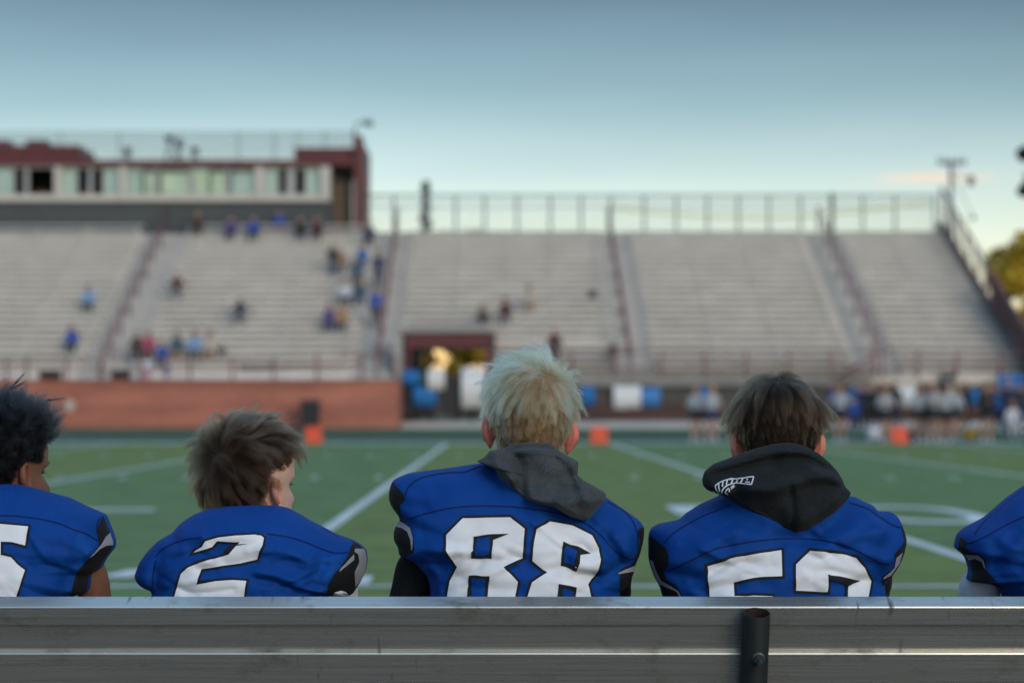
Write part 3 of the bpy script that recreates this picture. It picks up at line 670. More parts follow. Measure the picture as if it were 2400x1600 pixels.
def bag(px, py, Y, m, w, h, lab, z0):
    p = at(px, py, Y); s = empty('sports_bag', (p.x, Y, z0), lab, 'bag', 'bags lying around the far side')
    mb = MB(); V, Fc = skin_mesh([(p.x - w * .38, Y, z0 + h * .5), (p.x, Y, z0 + h * .52), (p.x + w * .38, Y, z0 + h * .5)], [(0, 1), (1, 2)], [h * .45, h * .52, h * .45], 2, 1)
    mb.v = [tuple(v) for v in V]; mb.f = Fc; mb.m = [0] * len(Fc); obj('bag_body', mb, m, s, smooth=True)
    mb = MB(); mb.path([(p.x - w * .25, Y - h * .3, z0 + h * .85), (p.x - w * .12, Y - .1, z0 + h * 1.25), (p.x + w * .12, Y - .1, z0 + h * 1.25), (p.x + w * .25, Y - h * .3, z0 + h * .85)], .02, 6); obj('strap', mb, m, s)
m_wc = mat('white_cloth', (.6, .62, .66), .85, var=.1); m_ye = mat('mustard_cloth', (.33, .20, .03), .85)
bag(2274, 1005, 66.5, m_ye, .55, .3, 'mustard bag on the turf between the cheerleaders', .03)
bag(2050, 995, 66, m_wc, .5, .42, 'white bag on the turf left of the cheerleader by the white sign', .03)
bag(520, 815, 85.8, m_dark, .5, .26, 'dark bag on the bleacher bench beside the seated families', rowZ(1) + BENCH_H + .01)
bag(1388, 733, 90, m_dark, .45, .3, 'dark bag on the bleacher bench above the blond head', rowZ(9) + BENCH_H + .01)

# ================================================================ people far off
SKINC = {'l': (.42, .24, .17), 't': (.33, .18, .12), 'd': (.10, .055, .035)}
PM = {}
def pm(c):
    k = tuple(round(x, 3) for x in c)
    if k not in PM: PM[k] = mat('cloth_%d' % len(PM), c, .85, var=.1, vscale=8)
    return PM[k]
C = dict(black=(.012, .012, .015), navy=(.012, .02, .075), blue=(.006, .075, .38), mid=(.03, .14, .42), sky=(.20, .36, .62), white=(.60, .63, .68), grey=(.16, .17, .18), dark=(.035, .03, .03), maroon=(.07, .015, .025), brown=(.06, .035, .025),
         pink=(.42, .055, .13), teal=(.035, .10, .15), tan=(.30, .19, .10), olive=(.10, .085, .04), denim=(.04, .07, .14), cream=(.5, .44, .38), purple=(.07, .05, .22), orange=(.40, .22, .10), silver=(.35, .38, .42),
         hb=(.03, .018, .012), hl=(.28, .19, .09), hd=(.012, .01, .01), hr=(.13, .06, .03))
BASE = {}
def base_body(pose):
    """skeleton of one figure, front towards -Y, standing on z=0 / seated with the seat at z=0"""
    if pose in BASE: return BASE[pose]
    sit = pose.startswith('sit')
    hz = .10 if sit else .90
    tors = [('top', (0, 0, hz)), ('top', (0, .0, hz + .16)), ('top', (0, .01 - (.06 if sit else 0), hz + .38)), ('skin', (0, -.02 - (.07 if sit else 0), hz + .56)), ('skin', (0, -.03 - (.08 if sit else 0), hz + .66)), ('hair', (0, -.02 - (.08 if sit else 0), hz + .74)), ('hair', (0, -.02 - (.08 if sit else 0), hz + .81))]
    V = [t[1] for t in tors]; L = [t[0] for t in tors]; r = [(.15, .11), (.14, .10), (.17, .115), (.046, .05), (.115, .125), (.13, .145), (.10, .11)]
    E = [(0, 1, 'top'), (1, 2, 'top'), (2, 3, 'skin'), (3, 4, 'skin'), (4, 5, 'skin'), (5, 6, 'hair')]
    def add(p, rad, fr, lab):
        V.append(p); r.append(rad if isinstance(rad, tuple) else (rad, rad)); E.append((fr, len(V) - 1, lab)); return len(V) - 1
    cy = V[2][1]
    arms = {'stand': ((.255, .0, hz + .18), (.27, -.10, hz - .06), (.265, -.14, hz - .15)), 'hips': ((.33, .05, hz + .20), (.20, -.10, hz + .08), (.15, -.13, hz + .07)), 'fold': ((.25, -.05, hz + .2), (.08, -.24, hz + .24), (.0, -.24, hz + .27)),
            'sit': ((.26, -.12, hz + .13), (.19, -.36, hz + .06), (.15, -.42, hz + .05)), 'sitwide': ((.36, .02, hz + .22), (.56, .04, hz + .30), (.64, .04, hz + .30)), 'raise': ((.30, -.05, hz + .42), (.22, -.16, hz + .64), (.19, -.18, hz + .72))}
    q = arms.get(pose, arms['sit' if sit else 'stand'])
    for sg in (-1, 1):
        a = add((sg * .175, cy, hz + .45), .068, 2, 'top'); e = add((sg * q[0][0], cy + q[0][1], q[0][2]), .048, a, 'top'); w_ = add((sg * q[1][0], cy + q[1][1], q[1][2]), .034, e, 'sleeve'); add((sg * q[2][0], cy + q[2][1], q[2][2]), .038, w_, 'hand')
        h_ = add((sg * .10, -.01, hz - .04), .10, 0, 'bottom')
        if sit:
            wd = .22 if pose == 'sitwide' else .13
            k_ = add((sg * wd, -.43, .07), .07, h_, 'bottom'); an = add((sg * (wd + .01), -.45, -.34), .045, k_, 'leg'); add((sg * (wd + .02), -.60, -.39), .045, an, 'shoe')
        else:
            k_ = add((sg * .10, -.02, .48), .066, h_, 'leg1'); an = add((sg * .105, .01, .09), .042, k_, 'leg'); add((sg * .115, -.14, .045), .045, an, 'shoe')
    vs, fs = skin_mesh(V, [(a, b) for a, b, _ in E], r, 1)
    fc = np.array([vs[list(f)].mean(0) for f in fs]); Va = np.array(V)
    best = np.full(len(fs), 9.); lab = np.zeros(len(fs), int); names = [e[2] for e in E]
    for i, (a, b, _) in enumerate(E):
        d = Va[b] - Va[a]; t = np.clip(((fc - Va[a]) @ d) / (d @ d), 0, 1); ds = np.linalg.norm(fc - Va[a] - t[:, None] * d, axis=1) - .3 * (r[a][0] + r[b][0])
        m_ = ds < best; best[m_] = ds[m_]; lab[m_] = i
    labs = [names[i] for i in lab]
    hc = Va[5]
    for i, f in enumerate(fc):
        if labs[i] in ('skin', 'hair') and f[2] > hz + .60:
            labs[i] = 'hair' if (f[2] > hz + .755 or f[1] > hc[1] + .0) else 'skin'
        elif labs[i] == 'skin' and f[2] < hz + .50: labs[i] = 'top'
    BASE[pose] = (vs, fs, labs, hz); return BASE[pose]
def person(px, pose, Y, zbase, lab, top, bottom, hair='hb', skin='l', shoe='white', scale=1.0, sleeves=True, legs=None, group='spectators in the grandstand', turn=0, skirt=None, longhair=False):
    vs, fs, labs, hz = base_body(pose)
    sk = pm(SKINC[skin]); slots = [sk, pm(C[hair]), pm(C[top]), pm(C[bottom]), pm(C[shoe])]
    legm = 3 if legs is None else 0
    mi = {'skin': 0, 'hand': 0, 'hair': 1, 'top': 2, 'sleeve': (3 if skirt else 2) if sleeves else 0, 'bottom': 3, 'leg1': legm, 'leg': legm, 'shoe': 4}
    me = bpy.data.meshes.new('person')
    c, s_ = math.cos(turn), math.sin(turn)
    me.from_pydata([((v[0] * c - v[1] * s_) * scale, (v[0] * s_ + v[1] * c) * scale, v[2] * scale) for v in vs], [], fs)
    me.polygons.foreach_set('material_index', [mi[k] for k in labs]); me.update()
    x = (px - CX) * Y / F
    o = link('person', me, slots, origin=(x, Y, zbase), label=lab, cat='person', group=group, smooth=True)
    if skirt:
        mb = MB(); k = 18; prof = [(.155, .99), (.19, .88), (.24, .70)]
        vv = [(r_ * math.cos(2 * math.pi * i / k) * scale, r_ * .8 * math.sin(2 * math.pi * i / k) * (1 + .06 * (i % 2)) * scale, z * scale) for r_, z in prof for i in range(k)]
        mb.add(vv, [(a * k + i, a * k + (i + 1) % k, (a + 1) * k + (i + 1) % k, (a + 1) * k + i) for a in range(2) for i in range(k)] + [tuple(range(k))])
        link('skirt', mb.mesh('skirt'), [pm(C[skirt])], o, smooth=True)
    if longhair:
        V, Fc = skin_mesh([(0, .03, hz + .80), (0, .09, hz + .70), (0, .10, hz + .50), (0, .09, hz + .36)], [(0, 1), (1, 2), (2, 3)], [(.10, .08), (.11, .06), (.095, .045), (.03, .02)], 1)
        mb = MB(); mb.v = [(v[0] * scale, v[1] * scale, v[2] * scale) for v in V]; mb.f = Fc; mb.m = [0] * len(Fc); link('hair', mb.mesh('hair'), [pm(C[hair])], o, smooth=True)
    return o
def seated(px, ytop, lab, top, bottom, pose='sit', **k):
    """find the bleacher row on which a seated head reaches ytop"""
    sc = k.get('scale', 1.0)
    r = min(range(ROWS), key=lambda r: abs(CY - (rowZ(r) + BENCH_H + .93 * sc - H) * F / (rowY(r) + BENCH_Y) - ytop))
    return person(px, pose, rowY(r) + BENCH_Y + .12, rowZ(r) + BENCH_H + .01, lab, top, bottom, **k)
def standing(px, yfeet, lab, top, bottom, pose='stand', **k):
    r = min(range(ROWS), key=lambda r: abs(CY - (rowZ(r) - H) * F / (rowY(r) + .2) - yfeet))
    return person(px, pose, rowY(r) + .2, rowZ(r) + .005, lab, top, bottom, **k)
seated(209, 668, 'person in pale blue top and dark trousers alone high in the far left section', 'sky', 'black')
seated(169, 765, 'person in a bright blue jacket and dark trousers seated low in the far left section', 'blue', 'black', hair='hl')
seated(415, 643, 'person in dark maroon seated alone with legs apart left of centre', 'maroon', 'grey', pose='sitwide', hair='grey')
seated(563, 693, 'person in navy with arms spread along the bench', 'navy', 'grey', pose='sitwide')
seated(321, 780, 'person in dark brown at the left end of the seated family row', 'brown', 'dark')
seated(349, 776, 'person in a pink top in the seated family row', 'pink', 'maroon', hair='hr')
seated(380, 793, 'person in royal blue seated between the pink and teal tops', 'blue', 'navy', scale=.92)
seated(415, 776, 'person in a teal top and tan trousers in the seated family row', 'teal', 'tan')
seated(457, 776, 'person in a light blue top and olive trousers in the seated family row', 'sky', 'olive')
seated(491, 774, 'person in cream at the right end of the seated family row', 'cream', 'tan', hair='hl')
person(346, 'stand', 83.2, 1.955, 'small child in white standing below the seated families', 'white', 'pink', hair='hl', scale=.62)
person(391, 'stand', 82.4, 1.955, 'small child in purple by the railing below the seated families', 'purple', 'purple', scale=.45)
seated(772, 706, 'person in purple blue seated beside the one in orange', 'purple', 'navy', hair='hd')
seated(800, 706, 'person in tan orange seated low at the right edge of the section', 'orange', 'navy', hair='hl')
standing(887, 688, 'taller fan in dark blue standing higher on the stairway', 'navy', 'navy', pose='hips')
standing(881, 766, 'fan in bright blue with dark trousers standing lower on the stairway', 'blue', 'black', hair='hd')
standing(779, 655, 'person in black and denim standing among the seats near the stairway', 'black', 'denim', hair='hb', scale=.9)
seated(799, 580, 'tan haired person seated behind the one in black and denim', 'tan', 'grey', hair='hl')
seated(850, 562, 'person in bright blue seated above the group by the stairway', 'mid', 'denim')
standing(836, 690, 'person in grey teal standing beside the stairway', 'teal', 'dark', hair='hd')
seated(810, 645, 'person in a white top seated in front of the one in grey teal', 'white', 'dark', hair='hb')
seated(845, 655, 'person in dark teal seated at the end of a bench by the stairway', 'teal', 'denim')
seated(464, 497, 'person in dark brown seated alone on the top row', 'brown', 'black', hair='hd')
seated(542, 502, 'person in purple blue at the left of the top row group', 'purple', 'black', hair='hd')
seated(595, 508, 'person in vivid blue second in the top row group', 'blue', 'black', hair='hd')
YT = YP - .35
person(654, 'stand', YP - .45, rowZ(ROWS - 1) - .35, 'larger person in blue standing at the back of the top row', 'blue', 'maroon', hair='hd', scale=.86)
seated(705, 500, 'person in black left of the two at the right of the top row', 'black', 'navy', hair='hd')
seated(743, 501, 'person in dark red brown at the right end of the top row', 'maroon', 'dark', hair='hd')
seated(866, 514, 'person in navy seated just right of the maroon corner pillar', 'navy', 'navy', hair='hb')
seated(1131, 712, 'person in black seated above the right end of the tunnel', 'black', 'dark', hair='hd')
seated(1185, 690, 'person in maroon seated behind the benches above the blond head', 'maroon', 'grey', hair='hb')
seated(1240, 668, 'person in pale tan seated above the blond head', 'cream', 'tan', hair='hl')
person(1300, 'stand', 84.9, 2.43, 'dark haired person in maroon standing just behind the top of the blond head', 'maroon', 'dark', hair='hd', scale=1.0)
person(1437, 'stand', 84.9, 2.43, 'person in brown standing by the right railing', 'brown', 'olive', hair='hr', scale=.72)

# cheerleaders along the far sideline
for i, (px, Y, lab, pose, hr, sk_) in enumerate((
        (1631, 62.5, 'cheerleader in white and black at the left of the pair', 'stand', 'hb', 'l'), (1668, 62.2, 'cheerleader in white and navy at the right of the pair', 'hips', 'hl', 'l'),
        (1969, 62.2, 'cheerleader nearest the right side of the brown haired head', 'hips', 'hr', 't'), (2075, 61.8, 'black haired cheerleader standing left of the white sign', 'fold', 'hd', 'l'),
        (2155, 61.6, 'cheerleader right of the orange marker in white', 'stand', 'hb', 't'), (2188, 61.4, 'cheerleader in the middle of the group of three', 'fold', 'hr', 'l'),
        (2216, 61.6, 'cheerleader at the right of the group of three', 'hips', 'hd', 't'), (2241, 66.5, 'cheerleader standing further back beside the blue banner', 'stand', 'hl', 'l'))):
    person(px, pose, Y, .03 if Y < 66 else zg(Y) + .03, lab, 'silver', 'black', hair=hr, skin=sk_, sleeves=(i % 2 == 0), legs=1, scale=.95 + .02 * (i % 3), group='cheerleaders on the far sideline', skirt='black' if i != 1 else 'navy', longhair=True, turn=.3 * math.sin(i * 2.1))
person(2312, 'fold', 61.3, .03, 'long haired person in a black dress', 'black', 'black', hair='hd', skin='l', sleeves=True, legs=1, group='cheerleaders on the far sideline', skirt='black', longhair=True)
GB = 'people standing behind the cheerleaders'
for px, Y, lab, tp, bt, hr, sc, pose in (
        (2005, 79.5, 'taller person in light blue standing behind a child in royal blue', 'mid', 'black', 'hb', 1.0, 'stand'), (2001, 72, 'child in royal blue in front of the taller person in blue', 'blue', 'navy', 'hb', .72, 'stand'),
        (2031, 80.5, 'person in grey behind the cheerleaders, tallest on the left', 'grey', 'black', 'hl', 1.08, 'stand'), (2046, 73, 'person in black left of the black haired cheerleader', 'black', 'black', 'hr', .98, 'hips'),
        (1956, 80, 'person in purple half hidden by the brown haired head', 'purple', 'navy', 'hr', 1.0, 'stand'), (2066, 80.5, 'tan haired person behind the black haired cheerleader', 'dark', 'navy', 'hl', 1.0, 'stand'),
        (2180, 74, 'person in navy behind the group of three cheerleaders', 'navy', 'navy', 'hr', 1.0, 'stand'), (2222, 76, 'white haired person in white behind the group of three', 'white', 'navy', 'white', 1.05, 'stand'),
        (2362, 72, 'tan haired person in navy with folded arms near the big blue banner', 'navy', 'navy', 'hl', 1.08, 'fold'), (2338, 74, 'person in blue left of the one with folded arms', 'mid', 'navy', 'hb', .95, 'stand'), (2390, 76, 'person in dark grey in front of the big blue banner', 'dark', 'navy', 'hb', 1.0, 'stand'),
        (2020, 76, 'person in navy beside the child in royal blue', 'navy', 'black', 'hd', .98, 'stand'), (2098, 78, 'person in black partly behind the white square sign', 'black', 'navy', 'hb', 1.0, 'stand'), (2166, 79, 'person in dark maroon behind the group of three', 'maroon', 'black', 'hd', 1.02, 'stand'), (2262, 78, 'person in black in front of the blue banner right of the group', 'black', 'black', 'hb', 1.0, 'stand'), (2326, 77, 'person in dark blue just right of the one in the black dress', 'navy', 'black', 'hr', 1.0, 'hips')):
    person(px, pose, Y, zg(Y) + .03, lab, tp, bt, hair=hr, scale=sc, group=GB)
person(2372, 'sit', 68, zg(68) + .42, 'person in white crouched on a low stool at the far right', 'white', 'white', hair='hl', scale=.85, group=GB)
s = empty('low_stool', ((2372 - CX) * 68 / F, 68.05, zg(68) + .03), 'small stool under the person in white at the far right', 'stool')
x = (2372 - CX) * 68 / F; z = zg(68); mb = MB(); mb.box(x - .18, x + .18, 67.9, 68.2, z + .38, z + .42); obj('seat', mb, m_dark, s)
for dx in (-.15, .15):
    for dy in (67.94, 68.16): mb = MB(); mb.tube((x + dx, dy, z + .03), (x + dx, dy, z + .38), .02, 6); obj('leg', mb, m_dark, s)
# ================================================================ BENCH
TL = R(18); U = Vector((0, -math.sin(TL), math.cos(TL))); NN = Vector((0, -math.cos(TL), -math.sin(TL)))
T0 = Vector((0, 3.93, H - (1421 - CY) * 3.93 / F))
def bp(x, t, nn): p = T0 + U * t + NN * nn; return (x, p.y, p.z)
def alu_mat():
    m = bpy.data.materials.new('brushed_aluminium'); m.use_nodes = True; n, l = nodes_of(m); b = n['Principled BSDF']; b.inputs['Metallic'].default_value = .85
    g = n.new('ShaderNodeNewGeometry')
    def noise_(sc, scale, det=5, rough=.6):
        v = n.new('ShaderNodeVectorMath'); v.operation = 'MULTIPLY'; v.inputs[1].default_value = sc; l.new(g.outputs['Position'], v.inputs[0])
        t = n.new('ShaderNodeTexNoise'); t.inputs['Scale'].default_value = scale; t.inputs['Detail'].default_value = det; t.inputs['Roughness'].default_value = rough; l.new(v.outputs[0], t.inputs['Vector']); return t
    def rng_(src, a, b_, c, d):
        r = n.new('ShaderNodeMapRange'); r.inputs['From Min'].default_value = a; r.inputs['From Max'].default_value = b_; r.inputs['To Min'].default_value = c; r.inputs['To Max'].default_value = d; l.new(src, r.inputs['Value']); return r
    streak = noise_((.6, 60, 90), 5, 6)            # drawn lines along the plank
    blot = noise_((5, 9, 9), 1.6, 7, .7)           # dirt smudges
    rub = noise_((70, 6, 14), 1, 3)                # vertical scuffs
    st = rng_(streak.outputs['Fac'], .3, .7, .84, 1.08)
    dirt = rng_(blot.outputs['Fac'], .54, .68, 0, .62); scuff = rng_(rub.outputs['Fac'], .62, .74, 0, 1)
    area = noise_((2.2, 1, 7), 1.4, 2); am = rng_(area.outputs['Fac'], .48, .60, 0, .95)
    m1 = n.new('ShaderNodeMath'); m1.operation = 'MULTIPLY'; l.new(scuff.outputs[0], m1.inputs[0]); l.new(am.outputs[0], m1.inputs[1])
    m2 = n.new('ShaderNodeMath'); m2.operation = 'MAXIMUM'; l.new(m1.outputs[0], m2.inputs[0]); l.new(dirt.outputs[0], m2.inputs[1])
    c = n.new('ShaderNodeMix'); c.data_type = 'RGBA'; c.inputs['A'].default_value = (.56, .545, .505, 1); c.inputs['B'].default_value = (.13, .13, .115, 1); l.new(m2.outputs[0], c.inputs['Factor'])
    mm = n.new('ShaderNodeMix'); mm.data_type = 'RGBA'; mm.blend_type = 'MULTIPLY'; mm.inputs['Factor'].default_value = 1; l.new(c.outputs['Result'], mm.inputs['A']); l.new(st.outputs[0], mm.inputs['B']); l.new(mm.outputs['Result'], b.inputs['Base Color'])
    ro = rng_(streak.outputs['Fac'], .3, .7, .22, .36); ra = n.new('ShaderNodeMath'); ra.operation = 'MULTIPLY_ADD'; ra.inputs[1].default_value = .3; l.new(m2.outputs[0], ra.inputs[0]); l.new(ro.outputs[0], ra.inputs[2]); l.new(ra.outputs[0], b.inputs['Roughness'])
    bu = n.new('ShaderNodeBump'); bu.inputs['Distance'].default_value = .0004; bu.inputs['Strength'].default_value = .5; l.new(streak.outputs['Fac'], bu.inputs['Height']); l.new(bu.outputs[0], b.inputs['Normal'])
    return m
alu = alu_mat()
bench = empty('team_bench', (0, 4.1, 0), 'long aluminium team bench with a tilted backrest, seen from behind', 'bench')
prof = [(0, -.048), (0, 0), (-.0365, 0), (-.0365, -.011), (-.093, -.011), (-.093, 0), (-.157, 0), (-.157, -.011), (-.213, -.011), (-.213, 0), (-.25, 0), (-.25, -.048)]
prof = [(0.0, -.0465), (-.0003, -.0014), (-.0024, 0), (-.0345, 0), (-.0365, -.002), (-.0375, -.011), (-.0915, -.011), (-.0917, -.0014), (-.0940, 0), (-.155, 0), (-.157, -.002), (-.158, -.011), (-.212, -.011), (-.2135, -.002), (-.215, 0), (-.248, 0), (-.25, -.002), (-.25, -.048)]
mb = MB(); xs = (-4.2, 4.2); k = len(prof); vs = [bp(x, t, q) for x in xs for t, q in prof]
mb.add(vs, [(i, (i + 1) % k, k + (i + 1) % k, k + i) for i in range(k)] + [tuple(range(k)), tuple(range(2 * k - 1, k - 1, -1))])
obj('backrest', mb, alu, bench)
mb = MB(); mb.box(-4.2, 4.2, 4.10, 4.36, .375, .42); bevel(obj('seat', mb, alu, bench), .004)
steel = mat('dark_green_steel', (.006, .010, .011), .6, metal=.0, var=.3, vscale=25, bump=.1, bscale=260, spec=.3)
rust = mat('rust', (.016, .007, .005), .9, var=.5, vscale=60)
boltm = mat('dull_bolt', (.06, .075, .08), .45, metal=.6, var=.2, vscale=40)
for i, x in enumerate((-1.55, .4645, 2.48, -3.55)):
    po = MB(); n_ = 40; ro, ri = .0248, .0226; ax = .0262
    p0 = Vector(bp(x, -.0005, ax)); p1 = Vector(bp(x, -.66, ax)); ux = Vector((1, 0, 0)); vy = NN
    rings = []
    def ringv(p, r): return [p + ux * (r * math.cos(2 * math.pi * j / n_)) + vy * (r * math.sin(2 * math.pi * j / n_)) for j in range(n_)]
    V = ringv(p1, ro) + ringv(p0 - U * .0012, ro) + ringv(p0, ro - .001) + ringv(p0, ri + .0006) + ringv(p0 - U * .001, ri) + ringv(p0 - U * .08, ri)
    Fq = [(a * n_ + j, a * n_ + (j + 1) % n_, (a + 1) * n_ + (j + 1) % n_, (a + 1) * n_ + j) for a in range(5) for j in range(n_)]
    po.add(V, Fq); po.m = [0] * (2 * n_) + [1] * (3 * n_); po.add([V[5 * n_ + j] for j in range(n_)], [tuple(range(n_))], 1)
    o = obj('post', po, [steel, rust], bench); shade_auto(o, 50)
    bm_ = MB(); c = Vector(bp(x + .0035, -.079, ax + ro)); 
    V = []
    for dd, r in ((-.003, .0125), (.0015, .0125), (.0035, .010)):   # washer-like boss
        V += [c + NN * dd + ux * (r * math.cos(j * math.pi / 12)) + U * (r * math.sin(j * math.pi / 12)) for j in range(24)]
    bm_.add(V, [(a * 24 + j, a * 24 + (j + 1) % 24, (a + 1) * 24 + (j + 1) % 24, (a + 1) * 24 + j) for a in range(2) for j in range(24)] + [tuple(range(48, 72))])
    hexa = [c + NN * .0035 + ux * (.0085 * math.cos(j * math.pi / 3)) + U * (.0085 * math.sin(j * math.pi / 3)) for j in range(6)]
    bm_.add(hexa + [h + NN * .008 for h in hexa], [(j, (j + 1) % 6, 6 + (j + 1) % 6, 6 + j) for j in range(6)] + [tuple(range(6, 12))])
    bm_.tube(c + NN * .0115, c + NN * .026, .0046, 14); ob = obj('bolt', bm_, boltm, o); shade_auto(ob, 35)
    lg = MB(); lg.tube(bp(x, -.66, ax), (x, 4.30, .02), .0248, 12); lg.tube((x, 4.05, .35), (x, 4.40, .35), .02, 10); lg.tube((x, 4.40, .36), (x, 4.46, .02), .02, 10); obj('leg', lg, steel, bench, smooth=True)

# ================================================================ PLAYERS
def catmull(pts, step=3.0):
    P = [np.array(p, float) for p in pts]; P = [2 * P[0] - P[1]] + P + [2 * P[-1] - P[-2]]; out = []
    for i in range(1, len(P) - 2):
        L = np.linalg.norm(P[i + 1] - P[i]); k = max(1, int(L / step))
        for j in range(k):
            t = j / k; a, b, c, d = P[i - 1], P[i], P[i + 1], P[i + 2]
            out.append(.5 * ((2 * b) + (c - a) * t + (2 * a - 5 * b + 4 * c - d) * t * t + (3 * b - a - 3 * c + d) * t ** 3))
    out.append(P[-2]); return np.array(out)
def seg_dist(x, z, poly):
    """distance of points to a polyline, and side sign"""
    best = np.full(x.shape, 1e9)
    for a, b in zip(poly[:-1], poly[1:]):
        d = b - a; L = d @ d + 1e-12; t = np.clip(((x - a[0]) * d[0] + (z - a[1]) * d[1]) / L, 0, 1)
        best = np.minimum(best, np.hypot(x - a[0] - t * d[0], z - a[1] - t * d[1]))
    return best
def vnoise(x, z, seed=0.0):
    return np.array([noise.noise((a, b, seed)) for a, b in zip(np.ravel(x), np.ravel(z))]).reshape(np.shape(x))
class Puff:
    """a cloth-covered form: outline at depth Yc(z), swelling D towards the bench and Df away from it"""
    def __init__(s, contour, centre, yc, D, Df, p=4.0, q=.5, creases=(), seed=0, nz=.004, nscale=9, nth=420, sm=2):
        s.yc, s.D, s.Df, s.p, s.q, s.seed, s.nz, s.nscale = yc, D, Df, p, q, seed, nz, nscale
        P = np.array([s.lift(a, b) for a, b in contour]); s.c = np.array(s.lift(*centre)); s.nth = nth
        th = np.linspace(-math.pi, math.pi, nth, endpoint=False); Rr = np.zeros(nth); d = np.stack([np.cos(th), np.sin(th)], 1)
        Q = np.roll(P, -1, 0)
        for a, b in zip(P - s.c, Q - s.c):
            e = b - a; den = d[:, 0] * e[1] - d[:, 1] * e[0]; den = np.where(abs(den) < 1e-9, 1e-9, den)
            t = (a[0] * e[1] - a[1] * e[0]) / den; u = (a[0] * d[:, 1] - a[1] * d[:, 0]) / den
            ok = (u >= 0) & (u <= 1) & (t > 0); Rr = np.where(ok, np.maximum(Rr, t), Rr)
        for _ in range(sm): Rr = .25 * np.roll(Rr, 1) + .5 * Rr + .25 * np.roll(Rr, -1)
        s.R = Rr; s.th = th
        s.cr = [(np.array([s.lift(a, b, True) for a, b in (catmull(pl, 8) if len(pl) > 2 else pl)]), am, w) for pl, am, w in creases]
    def lift(s, px, py, back=False):
        Y = 4.28
        for _ in range(4): Z = H - (py - CY) * Y / F; Y = float(s.yc(Z)) - (s.D * .9 if back else 0)
        return ((px - CX) * Y / F, H - (py - CY) * Y / F)
    def rad(s, x, z):
        dx, dz_ = x - s.c[0], z - s.c[1]; r = np.hypot(dx, dz_); a = np.arctan2(dz_, dx)
        i = (a + math.pi) / (2 * math.pi) * s.nth; i0 = np.floor(i).astype(int) % s.nth; f = i - np.floor(i)
        return r / (s.R[i0] * (1 - f) + s.R[(i0 + 1) % s.nth] * f)
    def disp(s, x, z):
        o = np.zeros(np.shape(x))
        for pl, am, w in s.cr:
            d = seg_dist(x, z, pl); o = o + 1.7 * am * np.exp(-(d / w) ** 2)
        k = s.nscale
        o = o + s.nz * (vnoise(x * k, z * k * 1.6, s.seed) + .5 * vnoise(x * k * 2.3 + 5, z * k * 3.1, s.seed + 3))
        return o
    def yback(s, x, z):
        r = np.clip(s.rad(x, z), 0, 1); edge = np.clip((1 - r) * 6, 0, 1)
        return s.yc(z) - s.D * np.maximum(0, 1 - r ** s.p) ** s.q - s.disp(x, z) * edge
    def mesh(s, ns=64):
        ss = np.sin(np.linspace(0, math.pi / 2, ns)[1:]); X = []; 
        A = s.c[0] + np.outer(ss, s.R * np.cos(s.th)); B = s.c[1] + np.outer(ss, s.R * np.sin(s.th))
        yb = s.yback(A, B); yb[-1] = s.yc(B[-1])
        n = s.nth; V = [(s.c[0], float(s.yback(np.array([s.c[0]]), np.array([s.c[1]]))[0]), s.c[1])]
        V += list(zip(A.ravel(), yb.ravel(), B.ravel()))
        Fs = [(0, 1 + (j + 1) % n, 1 + j) for j in range(n)]
        for i in range(ns - 2):
            b = 1 + i * n; Fs += [(b + j, b + (j + 1) % n, b + n + (j + 1) % n, b + n + j) for j in range(n)]
        last = 1 + (ns - 2) * n
        sf = np.sin(np.linspace(math.pi / 2, 0, 22)[1:-1]); prev = last
        for t in sf:
            a = s.c[0] + t * s.R * np.cos(s.th); b = s.c[1] + t * s.R * np.sin(s.th); y = s.yc(b) + s.Df * np.sqrt(np.maximum(0, 1 - t ** 3.0))
            st = len(V); V += list(zip(a, y, b)); Fs += [(prev + j, prev + (j + 1) % n, st + (j + 1) % n, st + j) for j in range(n)]; prev = st
        V.append((s.c[0], float(s.yc(s.c[1])) + s.Df, s.c[1])); e = len(V) - 1
        Fs += [(prev + j, prev + (j + 1) % n, e) for j in range(n)]
        mb = MB(); mb.v = [tuple(map(float, v)) for v in V]; mb.f = Fs; mb.m = [0] * len(Fs); return mb
    def project(s, PX, off):
        px, py = PX[:, 0], PX[:, 1]; Y = np.full(len(px), 4.2)
        for _ in range(14):
            x = (px - CX) * Y / F; z = H - (py - CY) * Y / F; Y = .5 * Y + .5 * s.yback(x, z)
        x = (px - CX) * Y / F; z = H - (py - CY) * Y / F
        r = s.rad(x, z); m = r > .992
        if m.any():
            f = np.where(m, .992 / np.maximum(r, 1e-6), 1); x = s.c[0] + (x - s.c[0]) * f; z = s.c[1] + (z - s.c[1]) * f
        Y = s.yback(x, z); e = .003
        gx = (s.yback(x + e, z) - s.yback(x - e, z)) / (2 * e); gz = (s.yback(x, z + e) - s.yback(x, z - e)) / (2 * e)
        gx = np.clip(gx, -3, 3); gz = np.clip(gz, -3, 3)
        L = np.sqrt(1 + gx * gx + gz * gz)
        return np.stack([x + off * gx / L, Y - off / L, z + off * gz / L], 1)
